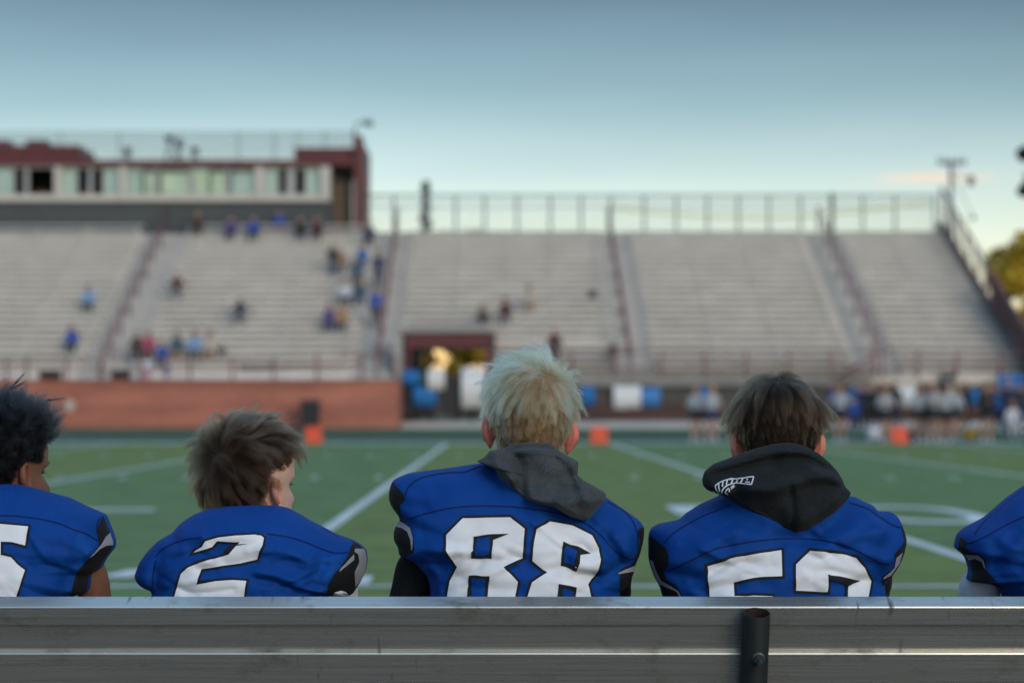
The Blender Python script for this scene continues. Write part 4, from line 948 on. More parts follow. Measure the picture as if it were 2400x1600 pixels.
def patch(name, puff, poly, off, m, parent, step=5.0, **k):
    """a printed or sewn-on shape lying on the cloth"""
    bm = bmesh.new(); vv = [bm.verts.new((a, b, 0)) for a, b in poly]
    for t in tessellate_polygon([[Vector((a, b, 0)) for a, b in poly]]):
        try: bm.faces.new([vv[i] for i in t])
        except ValueError: pass
    P = np.array(poly); lo, hi = P.min(0), P.max(0)
    for ax, nrm in ((0, (1, 0, 0)), (1, (0, 1, 0))):
        t = lo[ax] + step
        while t < hi[ax]:
            co_ = (t, 0, 0) if ax == 0 else (0, t, 0)
            bmesh.ops.bisect_plane(bm, geom=bm.verts[:] + bm.edges[:] + bm.faces[:], plane_co=co_, plane_no=nrm); t += step
    bmesh.ops.remove_doubles(bm, verts=bm.verts[:], dist=.01)
    bm.verts.index_update(); PX = np.array([v.co[:2] for v in bm.verts]); Fs = [tuple(v.index for v in f.verts) for f in bm.faces]; bm.free()
    V = puff.project(PX, off); mb = MB(); mb.v = [tuple(map(float, v)) for v in V]; mb.f = Fs; mb.m = [0] * len(Fs)
    me = mb.mesh(name, ORIG[parent.name], fix=False); 
    return link(name, me, [m], parent, smooth=True, **k)
def ribbon_v(puff, pts, w, off):
    P = catmull(pts, 4); T = np.gradient(P, axis=0); T /= np.linalg.norm(T, axis=1)[:, None] + 1e-9; Nn = np.stack([-T[:, 1], T[:, 0]], 1)
    w = np.asarray(w) if np.ndim(w) else np.full(len(P), w)
    A = puff.project(P + Nn * w[:, None] / 2, off); B = puff.project(P - Nn * w[:, None] / 2, off); M_ = puff.project(P, off * 1.9)
    return A, M_, B
def ribbon(name, puff, strokes, w, off, m, parent, **k):
    mb = MB()
    for pts in strokes:
        A, M_, B = ribbon_v(puff, pts, w, off); n_ = len(A); mb.add([tuple(map(float, v)) for v in np.vstack([A, M_, B])], [(i, i + 1, n_ + i + 1, n_ + i) for i in range(n_ - 1)] + [(n_ + i, n_ + i + 1, 2 * n_ + i + 1, 2 * n_ + i) for i in range(n_ - 1)])
    me = mb.mesh(name, ORIG[parent.name], fix=False); return link(name, me, [m], parent, smooth=True, **k)
def inset(poly, d):
    P = [Vector(p) for p in poly]; n_ = len(P); area = sum(P[i].x * P[(i + 1) % n_].y - P[(i + 1) % n_].x * P[i].y for i in range(n_)); sg = 1 if area > 0 else -1; out = []
    for i in range(n_):
        a, b, c = P[i - 1], P[i], P[(i + 1) % n_]; e1 = (b - a).normalized(); e2 = (c - b).normalized(); n1 = Vector((-e1.y, e1.x)) * sg; n2 = Vector((-e2.y, e2.x)) * sg
        m_ = (n1 + n2); L = m_.length; m_ = n1 if L < 1e-6 else m_ / L; cosv = max(.35, m_.dot(n1)); out.append(tuple(b + m_ * (d / cosv)))
    return out

# ---------------------------------------------------------------- cloth materials
def cloth(name, col, weave=900, rough=.75, sheen=.25, var=.08, bump=.6, fleck=0):
    m = bpy.data.materials.new(name); m.use_nodes = True; n, l = nodes_of(m); b = n['Principled BSDF']; b.inputs['Roughness'].default_value = rough; b.inputs['Specular IOR Level'].default_value = .18
    b.inputs['Sheen Weight'].default_value = sheen; b.inputs['Sheen Roughness'].default_value = .4; b.inputs['Sheen Tint'].default_value = (*[min(1, c * 2 + .1) for c in col], 1)
    tc = n.new('ShaderNodeTexCoord'); t = n.new('ShaderNodeTexNoise'); t.inputs['Scale'].default_value = 14; t.inputs['Detail'].default_value = 7; l.new(tc.outputs['Object'], t.inputs['Vector'])
    r = n.new('ShaderNodeValToRGB'); r.color_ramp.elements[0].position = .3; r.color_ramp.elements[1].position = .7
    r.color_ramp.elements[0].color = (*[c * (1 - var) for c in col], 1); r.color_ramp.elements[1].color = (*[c * (1 + var) for c in col], 1); l.new(t.outputs['Fac'], r.inputs['Fac']); l.new(r.outputs['Color'], b.inputs['Base Color'])
    if fleck:
        fl = n.new('ShaderNodeTexNoise'); fl.inputs['Scale'].default_value = 330; fl.inputs['Detail'].default_value = 3; l.new(tc.outputs['Object'], fl.inputs['Vector']); fm = n.new('ShaderNodeMapRange'); fm.inputs['From Min'].default_value = .35; fm.inputs['From Max'].default_value = .65; fm.inputs['To Min'].default_value = 1 - fleck; fm.inputs['To Max'].default_value = 1 + fleck; l.new(fl.outputs['Fac'], fm.inputs['Value'])
        fx = n.new('ShaderNodeMix'); fx.data_type = 'RGBA'; fx.blend_type = 'MULTIPLY'; fx.inputs['Factor'].default_value = 1; l.new(r.outputs['Color'], fx.inputs['A']); l.new(fm.outputs[0], fx.inputs['B']); l.new(fx.outputs['Result'], b.inputs['Base Color'])
    k = n.new('ShaderNodeTexNoise'); k.inputs['Scale'].default_value = weave; k.inputs['Detail'].default_value = 2; l.new(tc.outputs['Object'], k.inputs['Vector'])
    f = n.new('ShaderNodeTexNoise'); f.inputs['Scale'].default_value = 26; f.inputs['Detail'].default_value = 4; l.new(tc.outputs['Object'], f.inputs['Vector'])
    a = n.new('ShaderNodeMath'); a.operation = 'MULTIPLY_ADD'; a.inputs[1].default_value = .12; l.new(k.outputs['Fac'], a.inputs[0]); l.new(f.outputs['Fac'], a.inputs[2])
    bp_ = n.new('ShaderNodeBump'); bp_.inputs['Strength'].default_value = bump; bp_.inputs['Distance'].default_value = .003; l.new(a.outputs[0], bp_.inputs['Height']); l.new(bp_.outputs[0], b.inputs['Normal'])
    return m
blue = cloth('blue_jersey', (.0005, .046, .245), sheen=.06); seamm = cloth('seam_navy', (.002, .012, .09)); blackp = cloth('black_panel', (.010, .011, .012), sheen=.1); greyp = cloth('silver_stripe', (.26, .26, .29))
numw = cloth('white_numeral', (.73, .75, .80), weave=400, rough=.55, sheen=.0, var=.07, bump=.25); numb = cloth('black_numeral_edge', (.014, .015, .018), sheen=0)
hoodg = cloth('grey_hoodie', (.050, .055, .058), weave=700, rough=.95, sheen=.4, var=.22, fleck=.22); hoodb = cloth('black_hoodie', (.0135, .0155, .017), weave=600, rough=.95, sheen=.3, var=.2, fleck=.35)
printw = cloth('white_print', (.62, .66, .70), bump=.1, sheen=0); shirtw = cloth('white_undershirt', (.62, .63, .66)); pants = cloth('grey_pants', (.25, .25, .27)); shoem = mat('black_shoe', (.012, .012, .012), .5)
meshm = cloth('blue_mesh_panel', (.0006, .057, .275), weave=260, bump=1.0, var=.25)

# ---------------------------------------------------------------- heads
def smooth_interp(z, zk, vk):
    v = np.interp(z, zk, vk); return v
def head_geo():
    zt_ = np.linspace(0, 1, 76); z = -.112 + .244 * (.5 - .5 * np.cos(np.pi * zt_)) ; nz = len(z); na = 84
    zf = np.linspace(-.12, .14, 521)
    def cv(zk, vk, k=21):
        v = np.interp(zf, zk, vk); ker = np.hanning(k); ker /= ker.sum(); pad = np.pad(v, k // 2, mode='edge'); return np.interp(z, zf, np.convolve(pad, ker, 'valid'))
    yf = cv([-.112, -.105, -.09, -.068, -.05, -.02, 0, .02, .05, .08, .105, .122, .132], [.058, .078, .088, .090, .090, .088, .084, .094, .095, .085, .062, .030, -.010])
    yb = cv([-.112, -.1, -.08, -.05, -.03, 0, .03, .06, .09, .112, .125, .132], [.04, .02, -.01, -.05, -.078, -.093, -.101, -.1, -.088, -.066, -.042, -.012])
    w = cv([-.112, -.105, -.09, -.07, -.05, -.02, 0, .03, .06, .09, .11, .124, .132], [.012, .028, .043, .054, .061, .067, .070, .0755, .0765, .067, .050, .028, .003])
    yc = .5 * (yf + yb) * .6 - .004; V = []
    for i in range(nz):
        for j in range(na):
            a = 2 * math.pi * j / na; sx_, cy_ = math.sin(a), math.cos(a); e = 2 / 2.25
            x = w[i] * math.copysign(abs(sx_) ** e, sx_); d = (yf[i] - yc[i]) if cy_ >= 0 else (yc[i] - yb[i]); y = yc[i] + d * math.copysign(abs(cy_) ** e, cy_); zz = z[i]
            if y > 0:
                nb = math.exp(-((x) / .0105) ** 2) * float(np.interp(zz, [-.062, -.05, -.042, -.034, -.01, .012, .02], [0, .012, .026, .028, .015, .004, 0])); y += nb
                y += .006 * math.exp(-(x / .018) ** 2 - ((zz + .019 - .0) / .02) ** 2) * 0
                for sg in (-1, 1):
                    y -= .011 * math.exp(-((x - sg * .031) / .016) ** 2 - ((zz - .002) / .011) ** 2)
                    y += .005 * math.exp(-((x - sg * .034) / .02) ** 2 - ((zz - .019) / .007) ** 2)
                    y += .005 * math.exp(-((x - sg * .045) / .02) ** 2 - ((zz + .026) / .018) ** 2)
                y += .0055 * math.exp(-(x / .02) ** 2) * (math.exp(-((zz + .066) / .0045) ** 2) + math.exp(-((zz + .078) / .0055) ** 2)) - .003 * math.exp(-(x / .024) ** 2 - ((zz + .0715) / .0022) ** 2)
            V.append((x, y, zz))
    Fs = [(i * na + j, i * na + (j + 1) % na, (i + 1) * na + (j + 1) % na, (i + 1) * na + j) for i in range(nz - 1) for j in range(na)]
    V.append((0, float(yc[0]), float(z[0]))); V.append((0, float(yc[-1]), float(z[-1]) + .0005)); b = len(V)
    Fs += [(b - 2, (j + 1) % na, j) for j in range(na)] + [(b - 1, (nz - 1) * na + j, (nz - 1) * na + (j + 1) % na) for j in range(na)]
    return np.array(V), Fs
def ear_geo(sg, flare):
    nr, nf = 16, 40; f = R(flare); e1 = np.array([0, -.16, .985]); e2 = np.array([sg * math.sin(f), -math.cos(f), 0.]); e2 -= e1 * (e1 @ e2); e2 /= np.linalg.norm(e2); nrm = np.cross(e2, e1) * sg
    if nrm[0] * sg < 0: nrm = -nrm
    o = np.array([sg * .0725, .016, -.004]); V = []
    def P(r, a, back):
        ca, sa = math.cos(a), math.sin(a); wide = .0165 * (1 + .22 * sa) * (1 - .10 * max(0, -sa)); wide *= 1 - .22 * max(0, -sa); u = .0145 - .0075 * r * max(0, -sa) ** 1.5 + r * wide * ca; v = r * .033 * sa
        rr = r
        if not back:
            h = .0085 * math.exp(-((rr - .90) / .10) ** 2) * (1 if sa > -.6 else .4) + .0065 * math.exp(-((rr - .52) / .12) ** 2) * max(0, ca * .8 + .3) - .013 * math.exp(-((u - .009) / .008) ** 2 - ((v + .004) / .012) ** 2) - .005 * math.exp(-((rr - .72) / .07) ** 2)
        else: h = -.0045 - .007 * math.exp(-(rr / .55) ** 2) * .9 + .0075 * max(0, rr - .85) / .15 * .6
        return o + e1 * v + e2 * u + nrm * h
    for back in (False, True):
        V.append(P(0, 0, back))
        for i in range(1, nr + 1):
            for j in range(nf): V.append(P(i / nr * (1 if not back else .985), 2 * math.pi * j / nf, back))
    Fs = []; m = 1 + nr * nf
    for s_ in (0, m):
        Fs += [(s_, s_ + 1 + j, s_ + 1 + (j + 1) % nf) for j in range(nf)]
        Fs += [(s_ + 1 + i * nf + j, s_ + 1 + (i + 1) * nf + j, s_ + 1 + (i + 1) * nf + (j + 1) % nf, s_ + 1 + i * nf + (j + 1) % nf) for i in range(nr - 1) for j in range(nf)]
    a = 1 + (nr - 1) * nf; Fs += [(a + j, a + (j + 1) % nf, m + a + (j + 1) % nf, m + a + j) for j in range(nf)]
    return np.array(V), Fs
def skin_m(name, col, ssw=.25, spots=True):
    m = mat(name, col, .6, var=.16, vscale=70, bump=.4, bscale=520, sss=ssw * .3, spec=.3, col2=tuple(min(1, c * k) for c, k in zip(col, (1.08, 1.02, 1.0)))); return m
eyew = mat('eye_white', (.7, .68, .64), .2); lash = mat('dark_lash', (.012, .009, .008), .8)
HEADV, HEADF = head_geo()
HFC = np.array([HEADV[list(f)].mean(0) for f in HEADF])

def hair_region(P, nape=-.05, side=.030, temple=.03):
    """1 inside the hairline (head coordinates)"""
    x, y, z = P[..., 0], P[..., 1], P[..., 2]
    lim = np.where(y < -.03, nape + .0 * z, np.where(y < .02, np.interp(y, [-.045, -.03, -.008, .02], [nape, nape * .5, side, side]), np.interp(y, [.02, .045, .05, .075, .1], [side, temple, .055, .075, .082])))
    return z > lim

def make_hair(name, M, spec, parent, hm, seed):
    rg = np.random.default_rng(seed); N = spec['n']; K = spec['clumps']
    tri = []
    for f in HEADF: tri += [(f[0], f[1], f[2])] + ([(f[0], f[2], f[3])] if len(f) == 4 else [])
    tri = np.array(tri); A, B, Cc = HEADV[tri[:, 0]], HEADV[tri[:, 1]], HEADV[tri[:, 2]]
    nr = np.cross(B - A, Cc - A); ar = np.linalg.norm(nr, axis=1); cen = (A + B + Cc) / 3
    flip = np.sign((nr * (cen - np.array([0, -.005, .03]))).sum(1)); nr = nr / np.maximum(ar, 1e-12)[:, None] * flip[:, None]
    ok = hair_region(cen, spec['nape'], spec['side'], spec.get('temple', .03)); p = ar * ok; p /= p.sum()
    idx = rg.choice(len(tri), N, p=p); u, v = rg.random(N), rg.random(N); sw = u + v > 1; u[sw], v[sw] = 1 - u[sw], 1 - v[sw]
    root = A[idx] + (B - A)[idx] * u[:, None] + (Cc - A)[idx] * v[:, None]; nrm = nr[idx]
    gi = rg.choice(N, K, replace=False); G = root[gi]
    cl = np.empty(N, int)
    for i in range(0, N, 2000): cl[i:i + 2000] = ((root[i:i + 2000, None, :] - G[None]) ** 2).sum(2).argmin(1)
    cr = {k: rg.normal(size=(K, 3)) for k in ('dir', 'len', 'bend')}
    length = spec['length'](root) * (1 + .16 * cr['len'][cl, 0]) * (1 + .12 * rg.normal(size=N)); length = np.clip(length, .004, .2)
    S = spec['steps']; W = np.array(spec['whorl']); down = (M.to_3x3().inverted() @ Vector((0, 0, -1))); down = np.array(down)
    Pn = np.empty((N, S + 1, 3)); Pn[:, 0] = root - nrm * .001; tone = np.clip(spec['length'](root) / spec.get('tonelen', .03), 0, 1); p_ = root.copy(); dprev = None
    c0 = np.array([0, -.004, .034]); er = np.array([.0775, .100, .0985])
    jit = cr['dir'][cl] * spec['cj'] + rg.normal(size=(N, 3)) * spec['j']
    for k in range(S):
        t = k / S; q = (p_ - c0) / er; nn = q / er; nn /= np.linalg.norm(nn, axis=1)[:, None]
        v = p_ - W; v -= (v * nn).sum(1)[:, None] * nn; L = np.linalg.norm(v, axis=1)[:, None]; flow = v / np.maximum(L, 1e-4)
        if spec.get('twirl'): flow = flow + spec['twirl'] * np.cross(nn, flow)
        f = spec['force'](p_, root, t, flow, nn, down) + jit * (1 - .3 * t) + cr['bend'][cl] * spec.get('cb', .0) * t
        f /= np.linalg.norm(f, axis=1)[:, None]
        dprev = f if dprev is None else dprev * spec.get('stiff', .5) + f * (1 - spec.get('stiff', .5)); dprev /= np.linalg.norm(dprev, axis=1)[:, None]
        p_ = p_ + dprev * (length / S)[:, None]
        q = (p_ - c0) / (er + .001); r_ = np.linalg.norm(q, axis=1); m_ = r_ < 1
        if m_.any(): p_[m_] = c0 + q[m_] / r_[m_][:, None] * (er + .001 + .004 * rg.random((m_.sum(), 1)))
        Pn[:, k + 1] = p_
    # gather strands of one lock towards its guide
    gp = Pn[gi][cl]; tt = (np.linspace(0, 1, S + 1) ** 1.0)[None, :, None] * spec['clump'] * rg.uniform(.6, 1, size=(N, 1, 1)); off = (root - G[cl])[:, None, :]
    same = np.linalg.norm(off, axis=2)[:, :, None] < .02
    Pn = np.where(same, Pn * (1 - tt) + (gp + off * (.25)) * tt, Pn)
    if spec.get('curl'):
        ph = rg.uniform(0, 6.28, (N, 1)); tl = np.linspace(0, 1, S + 1)[None] ; fr_ = spec['curl'][1] * (1 + .25 * rg.normal(size=(N, 1))); am = spec['curl'][0] * np.minimum(1, tl * 3)
        d = Pn[:, -1] - Pn[:, 0]; d /= np.linalg.norm(d, axis=1)[:, None] + 1e-9; a = np.cross(d, rg.normal(size=(N, 3))); a /= np.linalg.norm(a, axis=1)[:, None]; b = np.cross(d, a)
        Pn = Pn + (am * np.cos(ph + 6.283 * fr_ * tl))[:, :, None] * a[:, None] + (am * np.sin(ph + 6.283 * fr_ * tl))[:, :, None] * b[:, None]
    if spec.get('stray'):
        k = spec['stray']; ii = rg.choice(N, k, replace=False); ln = np.linspace(0, 1, S + 1)[None, :, None]; Pn[ii] += (nrm[ii][:, None] * rg.uniform(.004, .022, (k, 1, 1)) + rg.normal(size=(k, 1, 3)) * .006) * ln ** 1.5
    if spec.get('extra') is not None: Pn = np.concatenate([Pn, spec['extra'](S)], 0)
    N = len(Pn); Mm = np.array(M); W3 = Pn.reshape(-1, 3) @ Mm[:3, :3].T + Mm[:3, 3] - np.array(ORIG[parent.name])
    hc = bpy.data.hair_curves.new('hair'); hc.add_curves([S + 1] * N)
    hc.attributes['position'].data.foreach_set('vector', W3.astype(np.float32).ravel())
    ra = hc.attributes.get('radius') or hc.attributes.new('radius', 'FLOAT', 'POINT')
    rad = np.tile(spec['r'] * (1 - .75 * np.linspace(0, 1, S + 1) ** 2), (N, 1)); ra.data.foreach_set('value', rad.astype(np.float32).ravel())
    lk = hc.attributes.new('lock', 'FLOAT', 'CURVE'); lv = np.concatenate([rg.random(K)[cl], rg.random(N - len(cl))]) if N > len(cl) else rg.random(K)[cl]; lk.data.foreach_set('value', lv.astype(np.float32)); tn = hc.attributes.new('tone', 'FLOAT', 'CURVE'); tn.data.foreach_set('value', np.concatenate([tone, np.ones(N - len(tone))]).astype(np.float32))
    return link('hair', hc, [hm], parent)
def hair_mat(name, rootc, tipc, rough=.32, var=.35, lockvar=.65):
    m = bpy.data.materials.new(name); m.use_nodes = True; n, l = nodes_of(m); n.remove(n['Principled BSDF']); out = n['Material Output']
    h = n.new('ShaderNodeBsdfHairPrincipled'); h.parametrization = 'COLOR'; h.inputs['Roughness'].default_value = rough; h.inputs['Radial Roughness'].default_value = .45; h.inputs['IOR'].default_value = 1.24; h.inputs['Random Roughness'].default_value = .3
    i = n.new('ShaderNodeHairInfo'); r = n.new('ShaderNodeValToRGB'); setup_ramp(r, [(0, rootc), (.3, tuple(a * .5 + b * .5 for a, b in zip(rootc, tipc))), (.75, tipc)]); ta = n.new('ShaderNodeAttribute'); ta.attribute_name = 'tone'; tm = n.new('ShaderNodeMath'); tm.operation = 'MULTIPLY'; l.new(i.outputs['Intercept'], tm.inputs[0]); l.new(ta.outputs['Fac'], tm.inputs[1]); l.new(tm.outputs[0], r.inputs['Fac'])
    mr = n.new('ShaderNodeMapRange'); mr.inputs['To Min'].default_value = 1 - var; mr.inputs['To Max'].default_value = 1 + var; l.new(i.outputs['Random'], mr.inputs['Value'])
    la = n.new('ShaderNodeAttribute'); la.attribute_name = 'lock'; lm = n.new('ShaderNodeMapRange'); lm.inputs['To Min'].default_value = 1 - lockvar; lm.inputs['To Max'].default_value = 1 + lockvar; l.new(la.outputs['Fac'], lm.inputs['Value'])
    mq = n.new('ShaderNodeMath'); mq.operation = 'MULTIPLY'; l.new(mr.outputs[0], mq.inputs[0]); l.new(lm.outputs[0], mq.inputs[1]); mr = mq
    x = n.new('ShaderNodeMix'); x.data_type = 'RGBA'; x.blend_type = 'MULTIPLY'; x.inputs['Factor'].default_value = 1; l.new(r.outputs['Color'], x.inputs['A']); l.new(mr.outputs[0], x.inputs['B']); l.new(x.outputs['Result'], h.inputs['Color']); l.new(h.outputs[0], out.inputs['Surface']); return m

def norm(a): return a / np.maximum(np.linalg.norm(a, axis=1)[:, None], 1e-6)

def face_at(x, z, d):
    m = HEADV[:, 1] > .02; P = HEADV[m]; i = np.argmin((P[:, 0] - x) ** 2 + (P[:, 2] - z) ** 2); return Vector((x, float(P[i, 1]) + d, z))

def build_player(cfg):
    """one seated player: body (skin, one mesh), jersey, hood, hair, legwear"""
    hx, hy = cfg['head_px']; Yh = cfg['head_Y']; hp = at(hx, hy, Yh)
    M = Matrix.Translation(hp) @ Matrix.Rotation(-R(cfg['yaw']), 4, 'Z') @ Matrix.Rotation(-R(cfg['pitch']), 4, 'X') @ Matrix.Rotation(R(cfg['roll']), 4, 'Y')
    xc = (cfg['centre'][0] - CX) * 4.25 / F; org = (xc, 4.25, .42)
    sk = skin_m(cfg['skin_name'], cfg['skin']); ek = skin_m(cfg['skin_name'] + '_ear', cfg['ear']); scalp = mat(cfg['skin_name'] + '_scalp_%s' % cfg['hairname'], cfg['scalp'], .8, var=.2, vscale=200)  # ear red: blood colour plus transmitted light put into the base colour
    # --- body: seated skeleton grown as one skin
    sh = [at(*p) for p in cfg['shoulders']]; el = [at(*p) for p in cfg['elbows']]
    neck0 = M @ Vector((0, -.028, -.03)); neck1 = M @ Vector((0, -.03, -.085)); nb = Vector(((sh[0].x + sh[1].x) / 2 * .5 + neck1.x * .5, (4.27 + neck1.y) / 2, min(sh[0].z, sh[1].z) + .05))
    V = [(xc, 4.25, .50), (xc, 4.25, .64), ((xc + nb.x) / 2, 4.27, .78), tuple(nb), tuple(neck1), tuple(neck0)]; r = [(.12, .09), (.11, .085), (.12, .085), (.062, .062), (.053, .055), (.050, .055)]; E = [(i, i + 1) for i in range(5)]
    def add(p, rad, fr): V.append(tuple(p)); r.append(rad); E.append((fr, len(V) - 1)); return len(V) - 1
    for s_, e_, sg in ((sh[0], el[0], -1), (sh[1], el[1], 1)):
        a = add(s_, .028 if cfg.get('sleeve') else .040, 2); e = add(e_, cfg.get('arm_r', .036), a); w = Vector((xc + sg * .16, 4.66, .56)); b = add(w, .026, e); pm_ = add(w + Vector((-sg * .02, .055, -.012)), .03, b)
        for q in range(4):
            k0 = w + Vector((-sg * .02 + (q - 1.5) * .019, .095 - .004 * abs(q - 1.3), -.012)); L = (.036, .042, .040, .031)[q]
            f0 = add(k0, .0095, pm_); f1 = add(k0 + Vector((0, L * .8, -.016)), .0085, f0); add(k0 + Vector((0, L * .95, -.016 - L * .7)), .007, f1)
        t0 = add(w + Vector((-sg * .052, .055, -.012)), .0105, pm_); add(w + Vector((-sg * .068, .09, -.022)), .0085, t0)
        hp_ = add((xc + sg * .09, 4.26, .49), .085, 0); kn = add((xc + sg * .17, 4.70, .50), .06, hp_); an = add((xc + sg * .18, 4.72, .10), .04, kn); add((xc + sg * .19, 4.86, .06), .04, an)
    Bv, Bf = skin_mesh(V, E, r, 2, 0)
    mb = MB(); mb.v = [tuple(map(float, v)) for v in Bv]; mb.f = list(Bf); mb.m = [0] * len(Bf)
    Mn = np.array(M); T = lambda P: P @ Mn[:3, :3].T + Mn[:3, 3]
    hr = hair_region(HFC, cfg['hair']['nape'] + .004, cfg['hair']['side'] + .003, cfg['hair'].get('temple', .03) + .03)
    o0 = len(mb.v); mb.v += [tuple(v) for v in T(HEADV)]; mb.f += [tuple(i + o0 for i in f) for f in HEADF]; mb.m += [2 if q else 0 for q in hr]
    for sg in (-1, 1):
        ev, ef = ear_geo(sg, cfg.get('flare', 32)); o0 = len(mb.v); mb.v += [tuple(v) for v in T(ev)]; mb.f += [tuple(i + o0 for i in f) for f in ef]; mb.m += [1] * len(ef)
        # eyeball, lashes, brow
        ey = Vector((sg * .031, .0575, .001)); k = 12; vv = []; ff = []
        for i in range(k + 1):
            for j in range(k): a_, b_ = math.pi * i / k, 2 * math.pi * j / k; vv.append(M @ (ey + Vector((math.sin(a_) * math.cos(b_), math.cos(a_), math.sin(a_) * math.sin(b_))) * .0118))
        ff = [(i * k + j, i * k + (j + 1) % k, (i + 1) * k + (j + 1) % k, (i + 1) * k + j) for i in range(k) for j in range(k)]
        o0 = len(mb.v); mb.add(vv, ff, 3)
        mb.m[-len(ff):] = [4 if i < 4 else 3 for i in range(k) for j in range(k)]
        for t in np.linspace(-1, 1, 26):
            a0 = face_at(ey.x + t * .0125, ey.z + .004 - .0035 * t * t, -.0008); mb.tube(M @ a0, M @ (a0 + Vector((sg * .002 + t * .003, .010, .001 + .002 * (1 - t * t)))), .0006, 3, .0002, 4)
        for t in np.linspace(-1, .2, 18):
            xx = sg * (.031 + t * .016); a0 = face_at(xx, .0185 + .004 * (1 - t * t) + random.uniform(-.0025, .0025), .0); mb.tube(M @ a0, M @ (a0 + Vector((sg * .004, .0006, .0005))), .0005, 3, .0002, 4)
    body = obj('person', mb, [sk, ek, scalp, eyew, lash], origin=org, smooth=True, label=cfg['label'], cat='person', group='players seated on the bench')
    # --- legwear and shoes
    Vp = [(xc, 4.26, .50)]; rp = [(.14, .11)]; Ep = []
    for sg in (-1, 1):
        a = len(Vp); Vp += [(xc + sg * .09, 4.27, .50), (xc + sg * .17, 4.70, .505), (xc + sg * .178, 4.715, .2)]; rp += [.098, .075, .062]; Ep += [(0, a), (a, a + 1), (a + 1, a + 2)]
    Bv, Bf = skin_mesh(Vp, Ep, rp, 2); mb = MB(); mb.v = [tuple(map(float, v)) for v in Bv]; mb.f = Bf; mb.m = [0] * len(Bf); obj('trousers', mb, pants, body, smooth=True)
    for sg in (-1, 1):
        Bv, Bf = skin_mesh([(xc + sg * .18, 4.70, .09), (xc + sg * .19, 4.80, .065), (xc + sg * .195, 4.90, .055)], [(0, 1), (1, 2)], [(.055, .06), (.05, .045), (.04, .035)], 2); mb = MB(); mb.v = [(float(v[0]), float(v[1]), max(.014, float(v[2]))) for v in Bv]; mb.f = Bf; mb.m = [0] * len(Bf); obj('shoe', mb, shoem, body, smooth=True)
    if cfg.get('sleeve'):
        for s_, e_, sg in ((sh[0], el[0], -1), (sh[1], el[1], 1)):
            Bv, Bf = skin_mesh([s_, s_.lerp(e_, .5) + Vector((sg * .004, 0, 0)), e_, Vector((xc + sg * .16, 4.64, .565))], [(0, 1), (1, 2), (2, 3)], [.046, cfg['sleeve_r'] * 1.08, cfg['sleeve_r'], .034], 3)
            Bv = np.array([v + .0035 * np.array(noise.noise_vector(Vector(v) * 28)) + .004 * np.array(noise.noise_vector(Vector(v) * 11)) for v in Bv.tolist()])
            mb = MB(); mb.v = [tuple(map(float, v)) for v in Bv]; mb.f = Bf; mb.m = [0] * len(Bf); obj('sleeve', mb, cfg['sleeve'], body, smooth=True)
    # --- jersey
    ycf = lambda z: 4.255 + .11 * (np.clip(z, .5, 1.2) - .72) + cfg.get('dy', 0)
    rw = np.random.default_rng(cfg['seed'] * 11 + 3); auto = []
    cxp = cfg['centre'][0]
    for i in range(26):
        sg = rw.choice([-1, 1]); a = np.array([cxp + sg * rw.uniform(120, 225), rw.uniform(1270, 1400)]); ang = rw.uniform(-.5, .9); L = rw.uniform(50, 150)
        b = a + np.array([-sg * math.cos(ang), -math.sin(ang)]) * L; m_ = (a + b) / 2 + rw.normal(size=2) * 10
        auto.append(([tuple(a), tuple(m_), tuple(b)], rw.uniform(.0010, .0028) * rw.choice([-1, 1], p=[.6, .4]), rw.uniform(.005, .010)))
    for i in range(8):
        x_ = cxp + rw.uniform(-170, 170); y_ = rw.uniform(1200, 1390); auto.append(([(x_ - 60, y_ + rw.normal() * 8), (x_, y_ + rw.normal() * 8), (x_ + 60, y_ + rw.normal() * 8)], rw.uniform(.0008, .002) * rw.choice([-1, 1]), rw.uniform(.006, .012)))
    J = Puff(cfg['contour'], cfg['centre'], ycf, .135, .15, 3.6, .5, list(cfg['creases']) + auto, cfg['seed'], .0055, 11)
    jer = obj('jersey', J.mesh(), blue, body, smooth=True)
    for nm, m, pl, off in cfg['panels']: patch(nm, J, pl, off, m, jer)
    if cfg.get('seams'): ribbon('seam', J, cfg['seams'], 3.4, .0006, seamm, jer)
    for num in cfg['numbers']:
        ob = patch('numeral', J, num['outer'], .0012, numb, jer, label=num.get('label')); patch('white_fill', J, inset(num['outer'], num.get('inset', 6.0)), .0021, numw, ob)
        for h_, b_ in num.get('holes', ()):
            patch('counter_edge', J, h_, .0030, numb, ob)
            if b_: patch('counter', J, b_, .0039, blue, ob)
    # --- hood
    if cfg.get('hood'):
        hd = cfg['hood']; zt_, zb_ = hd['z']; yt, yb_ = hd['y']
        hy = lambda z: yt + (yb_ - yt) * np.clip((zt_ - z) / (zt_ - zb_), -.2, 1.2)
        Hd = Puff(hd['contour'], hd['centre'], hy, hd['D'], hd['Df'], 3.0, .55, hd['creases'], cfg['seed'] + 20, .006, 14, 360, 1)
        ho = obj('hood', Hd.mesh(56), hd['mat'], body, smooth=True)
        if hd.get('seams'): ribbon('seam', Hd, hd['seams'], 2.6, .0005, hd['seam_mat'], ho)
        if hd.get('print'):
            mb = MB()
            for pts, w in hd['print']:
                A, M_, B = ribbon_v(Hd, pts, w, .0012); n_ = len(A); mb.add([tuple(map(float, v)) for v in np.vstack([A, M_, B])], [(i, i + 1, n_ + i + 1, n_ + i) for i in range(n_ - 1)] + [(n_ + i, n_ + i + 1, 2 * n_ + i + 1, 2 * n_ + i) for i in range(n_ - 1)])
            link('lettering', mb.mesh('lettering', ORIG[ho.name], fix=False), [printw], ho, smooth=True)
    make_hair('hair', M, cfg['hair'], body, cfg['hairmat'], cfg['seed'])
    return body, J
